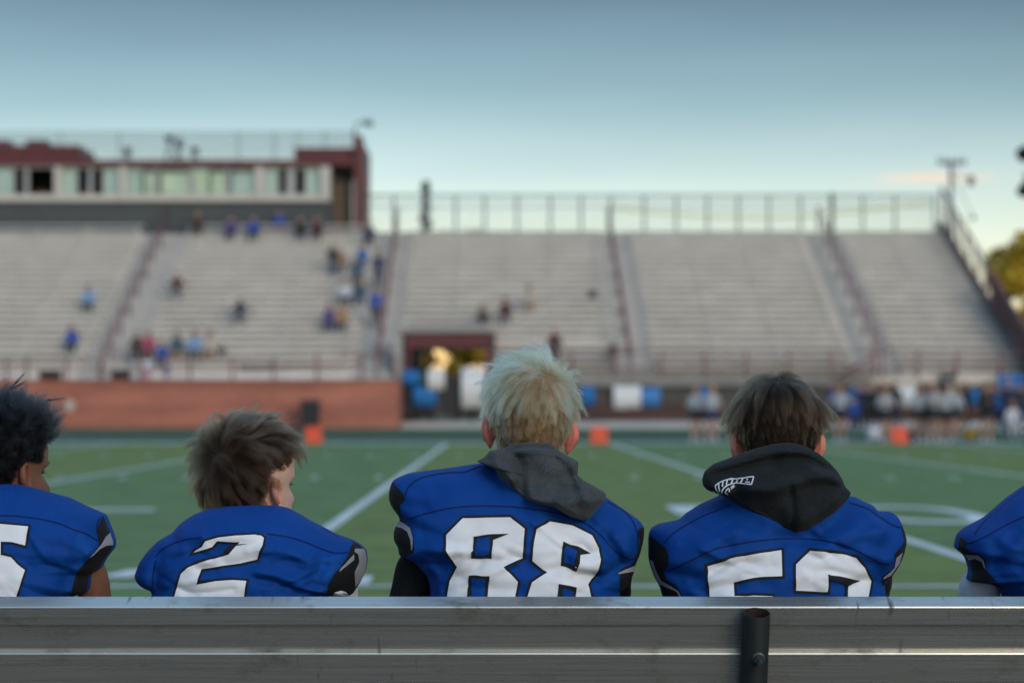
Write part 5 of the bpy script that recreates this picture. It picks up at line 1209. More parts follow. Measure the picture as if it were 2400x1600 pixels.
# ---------------------------------------------------------------- hair styles (head coordinates: x right, y face, z up, ears at z 0)
def I(v, a, b): return np.interp(v, a, b)
def col(a): return np.asarray(a)[:, None]
def len_blond(P):
    y, z = P[:, 1], P[:, 2]
    L = I(z, [-.06, -.03, .0, .03, .06, .09, .12, .14], [.010, .012, .014, .024, .042, .056, .074, .080]); return L
def force_blond(p, root, t, flow, nn, down):
    top = I(root[:, 2], [.06, .125], [0, 1]); front = I(root[:, 1], [-.05, .0], [0, 1]) * top
    lift = I(root[:, 2], [-.03, .02, .07, .12], [.06, .12, .36, .80]) * (1 - .85 * t) + front * .75
    side = I(abs(root[:, 0]), [.045, .075], [0, 1]) * I(root[:, 2], [.0, .05], [0, 1])
    return flow * 1.0 + nn * col(lift + .28 * side * (1 - t)) + down * col((.35 + .75 * t) * (1 - .85 * front)) + np.array([-.12, 0, 0]) * col(top)
def len_brown(P):
    y, z = P[:, 1], P[:, 2]; return I(z, [-.06, -.03, .0, .03, .06, .1, .14], [.008, .009, .013, .019, .039, .072, .084])
def force_brown(p, root, t, flow, nn, down):
    top = I(root[:, 2], [.05, .12], [0, 1]); side = I(abs(root[:, 0]), [.05, .075], [0, 1]) * I(root[:, 2], [.0, .03], [0, 1])
    lift = I(root[:, 2], [-.03, .03, .08, .12], [.06, .25, .55, .75]) * (1 - 1.15 * t) + side * .85 * (1 - .6 * t)
    return flow * col(.9 + .0 * top) + nn * col(lift) + down * col(.25 + 1.0 * t - .7 * side * t)
def extra_brown(S):
    rg = np.random.default_rng(5); out = []
    for bx, bz, ex, ez, k in ((.012, .125, .005, .045, 9), (.014, .125, .012, .038, 5), (.030, .122, .033, .036, 6), (.022, .124, .020, .030, 3), (-.03, .125, -.052, .020, 4)):
        for _ in range(k):
            j = rg.normal(size=3) * .002; t = np.linspace(0, 1, S + 1)[:, None]; a = np.array([bx, -.035, bz]) + j; b = np.array([ex + rg.normal() * .003, -.04, bz + ez * rg.uniform(.7, 1.1)]); c = (a + b) / 2 + np.array([(bx - ex) * .6 + rg.normal() * .002, 0, ez * .3]); out.append((1 - t) ** 2 * a + 2 * t * (1 - t) * c + t * t * b)
    return np.array(out)
def len_mullet(P):
    x, y, z = P[:, 0], P[:, 1], P[:, 2]; L = I(z, [-.10, -.07, -.03, .0, .03, .06, .1, .14], [.022, .032, .042, .048, .052, .060, .058, .054])
    fade = I(y, [-.05, -.025, .03], [0, 1, 1]) * I(z, [.055, .09], [1, 0]) * I(abs(x), [.04, .06], [0, 1]); return L * (1 - .86 * fade)
def force_mullet(p, root, t, flow, nn, down):
    top = I(root[:, 2], [.05, .11], [0, 1]); fwd = I(root[:, 1], [-.04, .03], [0, 1])
    lift = I(root[:, 2], [-.07, -.02, .05, .1], [.35, .55, .75, .95]) * (1 - .75 * t)
    return flow * 1.0 + nn * col(lift) + down * col((.25 + .55 * t) * (1 - .45 * top)) + np.array([0, .40, .0]) * col(top * fwd * (1 - 1.2 * t)) + down * col(.9 * t * I(root[:, 1], [.03, .07], [0, 1]))
def len_afro(P):
    x, y, z = P[:, 0], P[:, 1], P[:, 2]; L = I(z, [-.05, -.02, .03, .07, .11, .14], [.004, .006, .018, .040, .050, .050]); fade = I(y, [-.02, .02], [0, 1]) * I(z, [.045, .075], [1, 0]); return L * (1 - .7 * fade) + .018 * I(y, [.03, .08], [0, 1]) * I(z, [.06, .09], [0, 1])
def force_afro(p, root, t, flow, nn, down):
    fr_ = I(root[:, 1], [.02, .08], [0, 1]); return nn * 1.0 + np.array([0, .7, .25]) * col(fr_) + np.array([0, 0, .35])
def extra_afro(S):
    rg = np.random.default_rng(2); out = []; t = np.linspace(0, 1, S + 1)[:, None]
    for a, b in (((.02, .0, .17), (.045, .02, .205)), ((.03, .0, .172), (.055, .015, .188)), ((.05, .07, .15), (.075, .10, .155))):
        for _ in range(26): out.append(np.array(a) * (1 - t) + np.array(b) * t + rg.normal(size=3) * .0012 + np.sin(t * 9 + rg.random() * 6) * .0012)
    return np.array(out)
hm_blond = hair_mat('blond_hair', (.23, .138, .062), (.99, .71, .34), .36, .25, .55)
hm_brown = hair_mat('dark_brown_hair', (.011, .0065, .004), (.058, .035, .021), .34, .4)
hm_mid = hair_mat('brown_hair', (.011, .0065, .004), (.078, .046, .027), .36, .45)
hm_black = hair_mat('black_hair', (.003, .003, .0035), (.012, .012, .013), .45, .4)

HB = dict(tonelen=.042, n=30000, clumps=520, steps=9, length=len_blond, force=force_blond, whorl=(.024, -.070, .098), nape=-.052, side=.028, cj=.22, cb=.30, j=.08, clump=.76, stiff=.5, r=.00014, stray=320, twirl=.25)
HK = dict(n=28000, clumps=420, steps=10, length=len_brown, force=force_brown, whorl=(-.004, -.052, .118), nape=-.05, side=.022, cj=.15, cb=.2, j=.06, clump=.78, stiff=.55, r=.00014, stray=200, extra=extra_brown)
HM = dict(n=29000, clumps=420, steps=9, length=len_mullet, force=force_mullet, whorl=(.012, -.095, .066), nape=-.085, side=.040, temple=.045, cj=.27, cb=.34, j=.07, clump=.76, stiff=.5, r=.00014, stray=320)
HA = dict(n=17000, clumps=900, steps=14, length=len_afro, force=force_afro, whorl=(0, -.05, .12), nape=-.045, side=.028, temple=.03, cj=.3, cb=.2, j=.15, clump=.72, stiff=.4, r=.00017, curl=(.0045, 3.4), extra=extra_afro)

def w0(cx, hw=200): return [(cx + hw * .95, 1560), (cx + hw, 1790), (cx - hw, 1790), (cx - hw * .95, 1560)]
# ---------------------------------------------------------------- number 88, blond, grey hood
ct = mp(c2, [(310, 1560), (302, 1450), (285, 1395), (240, 1345), (205, 1310), (130, 1285), (126, 1225), (106, 1215), (100, 1160), (112, 1120), (138, 1095), (133, 1060), (95, 1020), (74, 975), (78, 915), (95, 868), (115, 856), (185, 826), (290, 813), (420, 796), (560, 775), (650, 765), (760, 745), (1000, 745), (1100, 830), (1165, 880), (1285, 962), (1400, 1040), (1470, 1090), (1497, 1127), (1490, 1200), (1470, 1280), (1445, 1335), (1440, 1370), (1420, 1420), (1385, 1472), (1362, 1480), (1360, 1560)])
cx88 = 1219
P88 = dict(label='blond player in the blue number 88 jersey with a grey hood', head_px=(1243, 1012), head_Y=4.36, yaw=-3, pitch=9, roll=4.5, flare=42, centre=(cx88, 1310), contour=ct[:0] + ct + w0(cx88), seed=1,
    skin_name='fair_skin', skin=(.62, .36, .27), ear=(.62, .20, .15), scalp=(.22, .13, .08), hairname='blond', hair=HB, hairmat=hm_blond, shoulders=[(990, 1285, 4.30), (1435, 1300, 4.30)], elbows=[(950, 1470, 4.33), (1410, 1460, 4.50)], sleeve=hoodb, sleeve_r=.044,
    creases=[(mp(c2, [(385, 1265), (600, 1262), (700, 1275)]), .006, .010), (mp(c2, [(380, 1290), (560, 1300), (720, 1300)]), -.004, .012), (mp(c2, [(215, 1285), (330, 1262), (390, 1268)]), .006, .012), (mp(c2, [(230, 1320), (300, 1310), (380, 1345)]), -.007, .014),
             (mp(c2, [(1130, 1300), (1200, 1330), (1265, 1310)]), .006, .010), (mp(c2, [(1120, 1340), (1200, 1365), (1270, 1365)]), .007, .009), (mp(c2, [(1130, 1390), (1230, 1405)]), -.005, .011), (mp(c2, [(1290, 1180), (1340, 1270), (1380, 1330)]), -.010, .015), (mp(c2, [(1330, 1190), (1400, 1290)]), .006, .012),
             (mp(c2, [(1240, 1400), (1320, 1380), (1440, 1350)]), -.008, .014), (mp(c2, [(1400, 1080), (1440, 1160), (1430, 1260)]), .010, .02), (mp(c2, [(160, 900), (260, 940), (330, 930)]), -.006, .02), (mp(c2, [(150, 1010), (260, 1020)]), -.008, .016), (mp(c2, [(390, 1480), (600, 1470), (800, 1480)]), -.005, .014),
             (mp(c2, [(640, 800), (760, 960), (1000, 1040), (1190, 1100)]), -.008, .018), (mp(c2, [(300, 1380), (330, 1450), (320, 1520)]), .006, .014)],
    seams=[mp(c2, [(155, 1075), (190, 1082), (240, 1065), (330, 1040), (450, 1018), (600, 1010), (760, 1016), (900, 1032), (1030, 1055), (1150, 1098), (1240, 1160), (1310, 1235), (1370, 1285), (1420, 1305), (1450, 1300)]),
           mp(c2, [(165, 950), (185, 905), (240, 860), (330, 835), (420, 824), (490, 822), (540, 805), (590, 785)]), mp(c2, [(1290, 985), (1380, 1035), (1430, 1090), (1460, 1170), (1458, 1240)])],
    panels=[('side_panel', blackp, mp(c2, [(95, 866), (110, 895), (150, 935), (165, 965), (160, 985), (140, 1000), (138, 1040), (150, 1080), (180, 1130), (205, 1180), (214, 1250), (208, 1275), (195, 1275), (150, 1300), (100, 1290), (80, 1215), (85, 1120), (120, 1080), (60, 1000), (55, 900)]), .0010),
            ('sleeve_stripe', greyp, mp(c2, [(138, 1094), (165, 1108), (195, 1135), (212, 1190), (209, 1255), (203, 1255), (198, 1200), (180, 1155), (150, 1135), (118, 1128), (112, 1112)]), .0019),
            ('side_panel', blackp, mp(c2, [(1497, 1125), (1465, 1138), (1462, 1175), (1474, 1200), (1460, 1260), (1440, 1315), (1420, 1338), (1380, 1352), (1345, 1385), (1360, 1400), (1362, 1485), (1440, 1480), (1520, 1300), (1525, 1130)]), .0010),
            ('sleeve_stripe', greyp, mp(c2, [(1440, 1340), (1400, 1360), (1350, 1385), (1352, 1392), (1385, 1384), (1442, 1372)]), .0019),
            ('mesh_panel', meshm, mp(c2, [(205, 1090), (255, 1078), (262, 1150), (285, 1258), (215, 1272), (218, 1200)]), .0007)],
    numbers=[dict(label='left numeral 8', outer=mp(c2, [(382, 1165), (480, 1065), (755, 1058), (845, 1130), (832, 1310), (738, 1356), (808, 1425), (792, 1515), (790, 1700), (385, 1700), (388, 1515), (402, 1420), (441, 1350), (378, 1265), (381, 1210)]),
                  holes=[(mp(c2, [(545, 1180), (640, 1168), (745, 1166), (655, 1200), (648, 1300), (533, 1297), (535, 1270), (545, 1262)]), mp(c2, [(567, 1190), (640, 1185), (632, 1278), (553, 1282)])), (mp(c2, [(525, 1398), (635, 1398), (625, 1515), (622, 1640), (510, 1640), (512, 1515)]), mp(c2, [(541, 1413), (612, 1413), (602, 1640), (527, 1640)]))]),
             dict(label='right numeral 8', outer=mp(c2, [(885, 1127), (968, 1084), (1100, 1108), (1215, 1165), (1255, 1240), (1268, 1310), (1250, 1375), (1196, 1448), (1215, 1515), (1212, 1700), (828, 1700), (832, 1515), (860, 1425), (932, 1380), (860, 1320), (868, 1210)]),
                  holes=[(mp(c2, [(1042, 1210), (1130, 1240), (1202, 1277), (1138, 1287), (1137, 1330), (1118, 1369), (1030, 1340)]), mp(c2, [(1058, 1232), (1120, 1265), (1115, 1342), (1047, 1322)])), (mp(c2, [(1021, 1443), (1118, 1462), (1112, 1515), (1102, 1640), (1010, 1640), (1012, 1515)]), mp(c2, [(1041, 1465), (1100, 1480), (1092, 1640), (1034, 1640)]))])],
    hood=dict(mat=hoodg, seam_mat=hoodg, z=(1.0, .78), y=(4.24, 4.125), D=.055, Df=.10, centre=c2(930, 860),
        contour=mp(c2, [(558, 766), (610, 735), (640, 700), (715, 690), (765, 662), (850, 656), (965, 660), (1005, 692), (1060, 725), (1130, 763), (1126, 840), (1160, 868), (1230, 905), (1284, 938), (1278, 980), (1232, 1030), (1190, 1082), (1150, 1090), (1080, 1070), (1000, 1020), (900, 1000), (845, 980), (790, 940), (740, 900), (690, 860), (662, 800), (640, 776)]),
        creases=[(mp(c2, [(640, 705), (680, 780), (760, 860)]), .010, .012), (mp(c2, [(770, 700), (800, 800), (815, 900), (830, 960)]), -.010, .012), (mp(c2, [(785, 706), (900, 700), (1040, 720)]), .010, .008), (mp(c2, [(780, 685), (880, 680), (1000, 695)]), -.013, .008), (mp(c2, [(1040, 720), (1100, 800), (1135, 870), (1160, 960)]), .009, .010),
                 (mp(c2, [(830, 780), (900, 860), (1000, 900)]), -.009, .022), (mp(c2, [(880, 970), (960, 950), (1080, 965), (1180, 985), (1260, 970)]), .012, .016), (mp(c2, [(900, 930), (1000, 940), (1100, 920)]), -.010, .015), (mp(c2, [(1180, 900), (1230, 950)]), -.006, .012), (mp(c2, [(860, 990), (1000, 1010), (1100, 1060)]), .008, .012), (mp(c2, [(1070, 730), (1110, 770), (1125, 840)]), .008, .008)],
        seams=[mp(c2, [(788, 708), (803, 800), (812, 890), (815, 950)]), mp(c2, [(785, 707), (900, 702), (1040, 720), (1090, 790), (1135, 860), (1165, 968)])]))
# ---------------------------------------------------------------- dark brown hair, black hood
cx53 = 1820
ct = mp(c3, [(192, 1560), (160, 1450), (130, 1400), (105, 1330), (97, 1290), (97, 1165), (110, 1122), (150, 1096), (280, 1070), (312, 1035), (400, 980), (500, 935), (620, 800), (900, 720), (1120, 800), (1250, 935), (1287, 940), (1330, 965), (1385, 987), (1412, 1022), (1440, 1026), (1480, 1018), (1520, 1045), (1552, 1100), (1573, 1190), (1560, 1255), (1530, 1330), (1480, 1400), (1447, 1432), (1452, 1500), (1460, 1560)])
def pr(x, y): return (1640 + x / 14.7, 1090 + y / 14.7)
P53 = dict(label='dark brown haired player with a black printed hood over the blue jersey', head_px=(1823, 1043), head_Y=4.36, yaw=1, pitch=14, roll=0, flare=34, centre=(cx53, 1330), contour=ct + w0(cx53), seed=2,
    skin_name='warm_skin', skin=(.55, .30, .21), ear=(.62, .25, .17), scalp=(.035, .025, .02), hairname='dark', hair=HK, hairmat=hm_brown, shoulders=[(1600, 1320, 4.30), (2045, 1320, 4.30)], elbows=[(1640, 1470, 4.52), (2020, 1470, 4.52)], sleeve=hoodb, sleeve_r=.042,
    creases=[(mp(c3, [(1330, 1260), (1420, 1300), (1490, 1310)]), .007, .012), (mp(c3, [(1240, 1460), (1320, 1440), (1390, 1420)]), -.006, .012), (mp(c3, [(1400, 1330), (1440, 1400), (1430, 1480)]), -.010, .016), (mp(c3, [(220, 1330), (330, 1290), (440, 1230)]), .007, .016), (mp(c3, [(200, 1380), (280, 1400), (380, 1420)]), -.008, .016),
             (mp(c3, [(1440, 1030), (1490, 1090), (1550, 1140)]), -.009, .014), (mp(c3, [(1400, 1020), (1410, 1060), (1460, 1120)]), .008, .014), (mp(c3, [(280, 1075), (300, 1120)]), -.006, .014), (mp(c3, [(430, 1500), (520, 1450), (600, 1440)]), -.006, .012), (mp(c3, [(500, 1000), (700, 1100), (930, 1200), (1150, 1110), (1290, 1010)]), -.008, .018),
             (mp(c3, [(400, 1180), (600, 1140), (760, 1140)]), .005, .02), (mp(c3, [(1150, 1160), (1300, 1130), (1420, 1150)]), .006, .02)],
    seams=[mp(c3, [(190, 1366), (240, 1352), (350, 1300), (480, 1240), (640, 1205), (800, 1185), (920, 1180), (1060, 1186), (1200, 1212), (1320, 1262), (1420, 1315), (1480, 1327), (1505, 1310)]), mp(c3, [(185, 1207), (260, 1135), (400, 1055), (510, 1012), (575, 985)]), mp(c3, [(1250, 975), (1350, 1005), (1420, 1052), (1500, 1102), (1550, 1118)])],
    panels=[('side_panel', blackp, mp(c3, [(96, 1155), (150, 1195), (200, 1235), (215, 1280), (213, 1330), (185, 1370), (200, 1410), (260, 1450), (290, 1500), (292, 1540), (150, 1540), (80, 1400), (70, 1200)]), .0010),
            ('sleeve_stripe', greyp, mp(c3, [(97, 1290), (130, 1310), (145, 1360), (175, 1420), (230, 1450), (272, 1480), (288, 1510), (280, 1510), (262, 1482), (215, 1462), (165, 1440), (130, 1400), (104, 1340)]), .0019),
            ('side_panel', blackp, mp(c3, [(1545, 1100), (1568, 1190), (1555, 1220), (1510, 1265), (1512, 1330), (1495, 1355), (1440, 1395), (1443, 1450), (1490, 1440), (1560, 1340), (1600, 1200)]), .0010),
            ('sleeve_stripe', greyp, mp(c3, [(1552, 1258), (1516, 1290), (1506, 1345), (1470, 1380), (1445, 1400), (1446, 1410), (1490, 1385), (1535, 1320)]), .0019)],
    numbers=[dict(label='left numeral 5', inset=6.2, outer=mp(c3, [(418, 1325), (600, 1270), (740, 1248), (876, 1231), (881, 1410), (740, 1414), (603, 1440), (606, 1495), (700, 1490), (820, 1495), (862, 1560), (860, 1700), (428, 1700), (436, 1500)])),
             dict(label='right numeral 2', inset=6.2, outer=mp(c3, [(930, 1322), (1020, 1234), (1160, 1245), (1300, 1275), (1350, 1340), (1388, 1420), (1372, 1515), (1365, 1700), (1222, 1700), (1226, 1445), (1145, 1410), (1141, 1500), (930, 1492)]),
                  holes=[(mp(c3, [(1125, 1392), (1220, 1402), (1312, 1417), (1242, 1450), (1238, 1515), (1236, 1640), (1222, 1640), (1226, 1440), (1140, 1412)]), None)])],
    hood=dict(mat=hoodb, seam_mat=hoodb, z=(1.0, .78), y=(4.245, 4.15), D=.070, Df=.09, centre=c3(850, 890),
        contour=mp(c3, [(412, 880), (406, 840), (420, 795), (470, 752), (600, 703), (700, 667), (800, 640), (880, 628), (940, 632), (1010, 655), (1080, 695), (1130, 737), (1180, 790), (1210, 840), (1225, 880), (1260, 915), (1245, 950), (1180, 1020), (1100, 1080), (1020, 1130), (940, 1152), (870, 1130), (780, 1085), (680, 1030), (600, 980), (530, 935), (440, 905)]),
        creases=[(mp(c3, [(430, 800), (560, 760), (700, 720), (860, 690), (1000, 690), (1130, 740)]), .012, .010), (mp(c3, [(470, 810), (620, 780), (760, 740), (900, 715), (1040, 725), (1130, 770)]), -.013, .012), (mp(c3, [(1210, 850), (1120, 820), (1010, 825), (910, 860), (820, 890), (680, 900)]), .017, .014), (mp(c3, [(1200, 900), (1100, 880), (1000, 900), (930, 930)]), -.006, .016),
                 (mp(c3, [(900, 875), (925, 950), (930, 1050), (935, 1140)]), -.005, .007), (mp(c3, [(840, 750), (880, 780), (960, 790)]), -.012, .020), (mp(c3, [(600, 930), (720, 980), (880, 1080)]), -.007, .022), (mp(c3, [(960, 1090), (1080, 1030), (1180, 960)]), .008, .022), (mp(c3, [(425, 850), (470, 900), (560, 930)]), .010, .012)],
        seams=[mp(c3, [(895, 868), (918, 920), (930, 1000), (932, 1080), (936, 1140)]), mp(c3, [(640, 715), (800, 690), (900, 683), (1010, 692), (1100, 720)])],
        print=[([pr(540, 720), pr(640, 630), pr(790, 555), pr(960, 500), pr(1090, 465), pr(1180, 470), pr(1250, 482), pr(1400, 455), pr(1540, 445), pr(1700, 415), pr(1865, 400)], 2.4), ([pr(1855, 400), pr(1820, 540), pr(1778, 680)], 3.0), ([pr(1778, 672), pr(1600, 652), pr(1450, 630), pr(1290, 610), pr(1150, 630), pr(1000, 670), pr(900, 735), pr(810, 810), pr(770, 880), pr(755, 960)], 2.8),
               ([pr(540, 720), pr(590, 850), pr(690, 950)], 2.6), ([pr(655, 640), pr(660, 760), pr(698, 880)], 2.8), ([pr(800, 565), pr(790, 660), pr(782, 750)], 3.0), ([pr(960, 510), pr(930, 600), pr(912, 700)], 3.2), ([pr(1150, 480), pr(1115, 560), pr(1080, 640)], 3.4), ([pr(1315, 520), pr(1255, 582)], 2.8), ([pr(1490, 455), pr(1455, 530), pr(1420, 610)], 3.6), ([pr(1650, 480), pr(1622, 522)], 3.2), ([pr(1580, 582), pr(1660, 590), pr(1745, 604)], 2.6), ([pr(465, 860), pr(490, 895), pr(535, 920)], 2.6), ([pr(980, 500), pr(1060, 500), pr(1140, 490)], 1.6),
               ([pr(1200, 682), pr(1050, 762), pr(1210, 718), pr(1060, 828)], 2.2), ([pr(1012, 905), pr(1015, 840), pr(990, 795), pr(925, 850), pr(872, 922), pr(920, 960), pr(980, 990)], 2.6)]))
# ---------------------------------------------------------------- number 2, brown hair, looking right
cx2 = 592
ct = mp(c1, [(930, 1450), (935, 1330), (930, 1310), (880, 1296), (842, 1262), (827, 1225), (858, 1140), (910, 1070), (970, 1010), (1060, 958), (1110, 900), (1190, 848), (1280, 815), (1400, 800), (1550, 793), (1700, 795), (1765, 810), (1840, 850), (1900, 886), (1990, 932), (2060, 970), (2150, 1000), (2200, 1026), (2245, 1066), (2252, 1130), (2242, 1190), (2212, 1255), (2160, 1338), (2125, 1345), (2030, 1320), (2005, 1360), (1985, 1450)])
P2 = dict(label='brown haired player in the blue number 2 jersey looking to the right', head_px=(586, 1141), head_Y=4.40, yaw=45, pitch=-4, roll=4, flare=30, centre=(cx2, 1330), contour=ct + w0(cx2), seed=3, dy=.01,
    skin_name='pale_skin', skin=(.66, .43, .34), ear=(.66, .33, .25), scalp=(.05, .036, .03), hairname='mid', hair=HM, hairmat=hm_mid, shoulders=[(400, 1350, 4.32), (785, 1345, 4.30)], elbows=[(420, 1480, 4.52), (796, 1460, 4.33)], sleeve=shirtw, sleeve_r=.034,
    creases=[(mp(c1, [(935, 1300), (945, 1200), (975, 1110), (1050, 1030)]), -.012, .016), (mp(c1, [(1000, 1050), (1110, 990), (1230, 975)]), .006, .014), (mp(c1, [(1100, 900), (1300, 890), (1500, 880)]), .004, .022), (mp(c1, [(1620, 1060), (1750, 1080), (1900, 1120)]), .006, .012), (mp(c1, [(1600, 1210), (1720, 1230), (1860, 1300), (1950, 1350)]), .008, .012), (mp(c1, [(1590, 1240), (1700, 1260), (1820, 1330)]), -.006, .012),
             (mp(c1, [(1990, 1100), (1960, 1200), (1900, 1290)]), -.008, .014), (mp(c1, [(2010, 1060), (2080, 1085), (2140, 1075)]), -.006, .012), (mp(c1, [(1980, 930), (2060, 985), (2160, 1010)]), .008, .010), (mp(c1, [(1250, 1000), (1400, 985), (1560, 985)]), .004, .010), (mp(c1, [(960, 1160), (1040, 1090), (1110, 1060)]), .006, .012), (mp(c1, [(1240, 1180), (1400, 1160), (1560, 1130)]), -.004, .012), (mp(c1, [(1150, 930), (1260, 900)]), -.005, .018)],
    seams=[mp(c1, [(952, 1110), (1000, 1060), (1100, 1012), (1200, 995), (1240, 992)]), mp(c1, [(1635, 968), (1750, 985), (1850, 1012), (1990, 1068), (2060, 1086), (2130, 1082)]), mp(c1, [(1985, 922), (2030, 955), (2065, 985)]), mp(c1, [(932, 1305), (938, 1220), (955, 1130)])],
    panels=[('side_panel', blackp, mp(c1, [(2165, 1012), (2150, 1050), (2125, 1110), (2085, 1170), (2045, 1215), (2010, 1280), (1998, 1345), (2010, 1400), (2180, 1400), (2270, 1200), (2270, 1050), (2225, 1020), (2185, 1008)]), .0010),
            ('sleeve_stripe', greyp, mp(c1, [(2172, 1062), (2240, 1062), (2252, 1110), (2242, 1180), (2215, 1235), (2172, 1290), (2168, 1200), (2196, 1140), (2190, 1095), (2168, 1080)]), .0019), ('sleeve_stripe', greyp, mp(c1, [(2165, 1095), (2165, 1128), (2125, 1160), (2076, 1200), (2080, 1185), (2120, 1140)]), .0019), ('cuff', shirtw, mp(c1, [(2030, 1360), (2045, 1325), (2085, 1314), (2120, 1325), (2145, 1352), (2145, 1420), (2030, 1420)]), .0017),
            ('mesh_panel', meshm, mp(c1, [(1960, 1130), (2070, 1095), (2110, 1100), (2050, 1190), (1990, 1270), (1930, 1260)]), .0007)],
    numbers=[dict(label='numeral 2', inset=5.4, outer=mp(c1, [(1155, 1106), (1185, 1060), (1228, 1038), (1245, 1000), (1330, 979), (1440, 967), (1560, 962), (1605, 968), (1630, 990), (1622, 1045), (1603, 1080), (1588, 1135), (1480, 1162), (1360, 1178), (1246, 1195), (1224, 1257), (1320, 1243), (1420, 1236), (1526, 1243), (1515, 1300), (1508, 1360), (1508, 1520), (1050, 1520), (1055, 1360), (1075, 1280), (1098, 1205), (1140, 1165), (1220, 1130), (1310, 1108), (1392, 1082), (1440, 1030), (1338, 1026), (1308, 1060), (1240, 1082)]), holes=[(mp(c1, [(1405, 1036), (1526, 1028), (1440, 1044), (1396, 1086), (1370, 1084)]), None)])])
# ---------------------------------------------------------------- far left, black curly hair
cx5 = 24
ct = mp(c1, [(430, 1450), (432, 1355), (540, 1320), (552, 1280), (560, 1205), (615, 1182), (652, 1112), (703, 1052), (706, 1010), (687, 950), (646, 850), (600, 829), (520, 795), (420, 745), (300, 714), (180, 680), (90, 663), (0, 665), (-80, 675), (-200, 715), (-330, 760), (-430, 800), (-530, 850), (-570, 950), (-580, 1050), (-530, 1130), (-450, 1200), (-360, 1350), (-350, 1450)])
P5 = dict(label='black curly haired player at the far left looking to the right', head_px=(4, 1110), head_Y=4.40, yaw=44, pitch=0, roll=2, flare=28, centre=(cx5, 1330), contour=ct + w0(cx5), seed=4, dy=.01,
    skin_name='brown_skin', skin=(.20, .095, .060), ear=(.22, .095, .058), scalp=(.018, .013, .011), hairname='black', hair=HA, hairmat=hm_black, shoulders=[(-170, 1310, 4.30), (215, 1325, 4.30)], elbows=[(-170, 1480, 4.40), (228, 1465, 4.33)], arm_r=.034,
    creases=[(mp(c1, [(440, 1340), (455, 1230), (500, 1160), (560, 1100)]), .007, .014), (mp(c1, [(380, 1290), (420, 1200), (470, 1130)]), -.008, .014), (mp(c1, [(180, 690), (240, 720), (330, 760)]), -.005, .02), (mp(c1, [(250, 960), (380, 990), (500, 1010)]), .004, .02), (mp(c1, [(200, 1180), (330, 1190), (430, 1230)]), -.005, .018), (mp(c1, [(420, 850), (520, 900), (600, 930)]), .006, .02)],
    seams=[mp(c1, [(-200, 880), (-60, 860), (60, 858), (150, 865), (260, 881), (360, 905), (450, 942), (520, 966), (595, 1008)]), mp(c1, [(640, 855), (600, 890), (590, 960)])],
    panels=[('side_panel', blackp, mp(c1, [(648, 846), (612, 890), (590, 950), (604, 1035), (560, 1100), (520, 1140), (480, 1190), (455, 1240), (432, 1350), (430, 1440), (560, 1440), (640, 1200), (740, 1050), (700, 900)]), .0010), ('sleeve_stripe', greyp, mp(c1, [(688, 952), (706, 1010), (702, 1034), (648, 1040), (606, 1062), (566, 1100), (540, 1112), (575, 1080), (618, 1032), (645, 985)]), .0019),
            ('mesh_panel', meshm, mp(c1, [(480, 960), (520, 972), (590, 1015), (560, 1070), (500, 1120), (440, 1090)]), .0007)],
    numbers=[dict(label='numeral 5', inset=5.4, outer=mp(c1, [(-110, 900), (0, 893), (100, 903), (191, 912), (165, 1056), (70, 1032), (20, 1030), (20, 1084), (75, 1097), (115, 1145), (167, 1186), (135, 1290), (112, 1360), (108, 1500), (-110, 1500)]))])
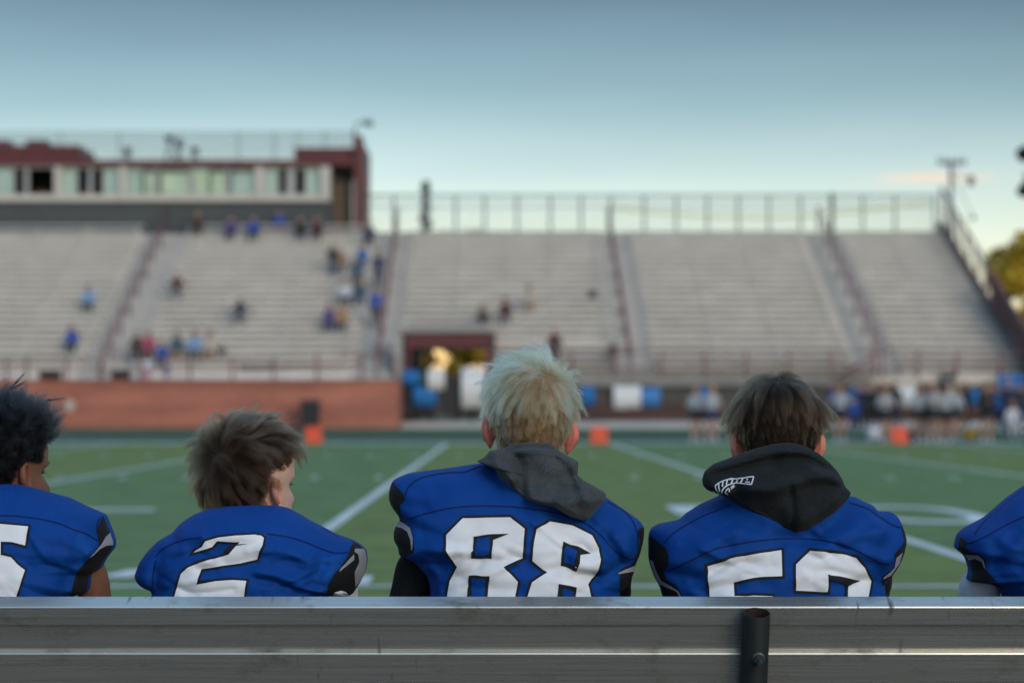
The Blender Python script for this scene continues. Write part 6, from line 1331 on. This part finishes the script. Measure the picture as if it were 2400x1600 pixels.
# ---------------------------------------------------------------- far right, mostly outside the frame
cxr = 2535
ct = mp(c4, [(1205, 1600), (1205, 1500), (1155, 1440), (1110, 1416), (1000, 1418), (966, 1420), (984, 1390), (990, 1335), (966, 1262), (945, 1236), (902, 1215), (900, 1188), (916, 1120), (960, 1082), (1020, 1050), (1080, 1020), (1150, 962), (1230, 892), (1329, 822), (1420, 775), (1540, 735), (1800, 735), (1920, 775), (2050, 830), (2200, 900), (2370, 990), (2440, 1080), (2450, 1190), (2390, 1260), (2300, 1340), (2180, 1440), (2150, 1600)])
PR = dict(label='player at the far right of whom only a shoulder in blue shows', head_px=(2540, 1085), head_Y=4.38, yaw=0, pitch=8, roll=0, flare=32, centre=(cxr, 1330), contour=ct + w0(cxr), seed=5,
    skin_name='warm_skin', skin=(.55, .30, .21), ear=(.62, .25, .17), scalp=(.05, .036, .03), hairname='mid', hair=dict(HK, n=9000, extra=None, whorl=(0, -.05, .115)), hairmat=hm_mid, shoulders=[(2305, 1330, 4.30), (2760, 1320, 4.30)], elbows=[(2290, 1460, 4.33), (2790, 1450, 4.33)], sleeve=shirtw, sleeve_r=.040,
    creases=[(mp(c4, [(985, 1180), (1080, 1160), (1170, 1110), (1329, 1010)]), .012, .018), (mp(c4, [(1000, 1120), (1100, 1080), (1230, 1010)]), -.009, .016), (mp(c4, [(1100, 1340), (1180, 1330), (1300, 1300)]), -.006, .016), (mp(c4, [(1120, 1390), (1180, 1380), (1260, 1350)]), .006, .010), (mp(c4, [(1140, 1420), (1210, 1400)]), -.006, .008), (mp(c4, [(1150, 1180), (1200, 1260), (1180, 1340)]), -.005, .014)],
    seams=[mp(c4, [(1018, 1125), (1050, 1080), (1110, 1010), (1200, 925), (1300, 850)]), mp(c4, [(965, 1180), (1010, 1170), (1100, 1130), (1200, 1070), (1329, 1010)])],
    panels=[('side_panel', blackp, mp(c4, [(912, 1120), (962, 1158), (972, 1180), (966, 1200), (990, 1232), (1050, 1240), (1088, 1280), (1092, 1340), (1140, 1392), (1182, 1440), (1208, 1505), (1206, 1560), (1150, 1560), (1150, 1452), (1105, 1425), (960, 1440), (940, 1390), (960, 1300), (880, 1215)]), .0010),
            ('sleeve_stripe', greyp, mp(c4, [(950, 1244), (1000, 1245), (1045, 1245), (1080, 1275), (1092, 1335), (1086, 1330), (1070, 1290), (1030, 1270), (972, 1282)]), .0019)], numbers=[])
for cfg in (P88, P53, P2, P5, PR): build_player(cfg)
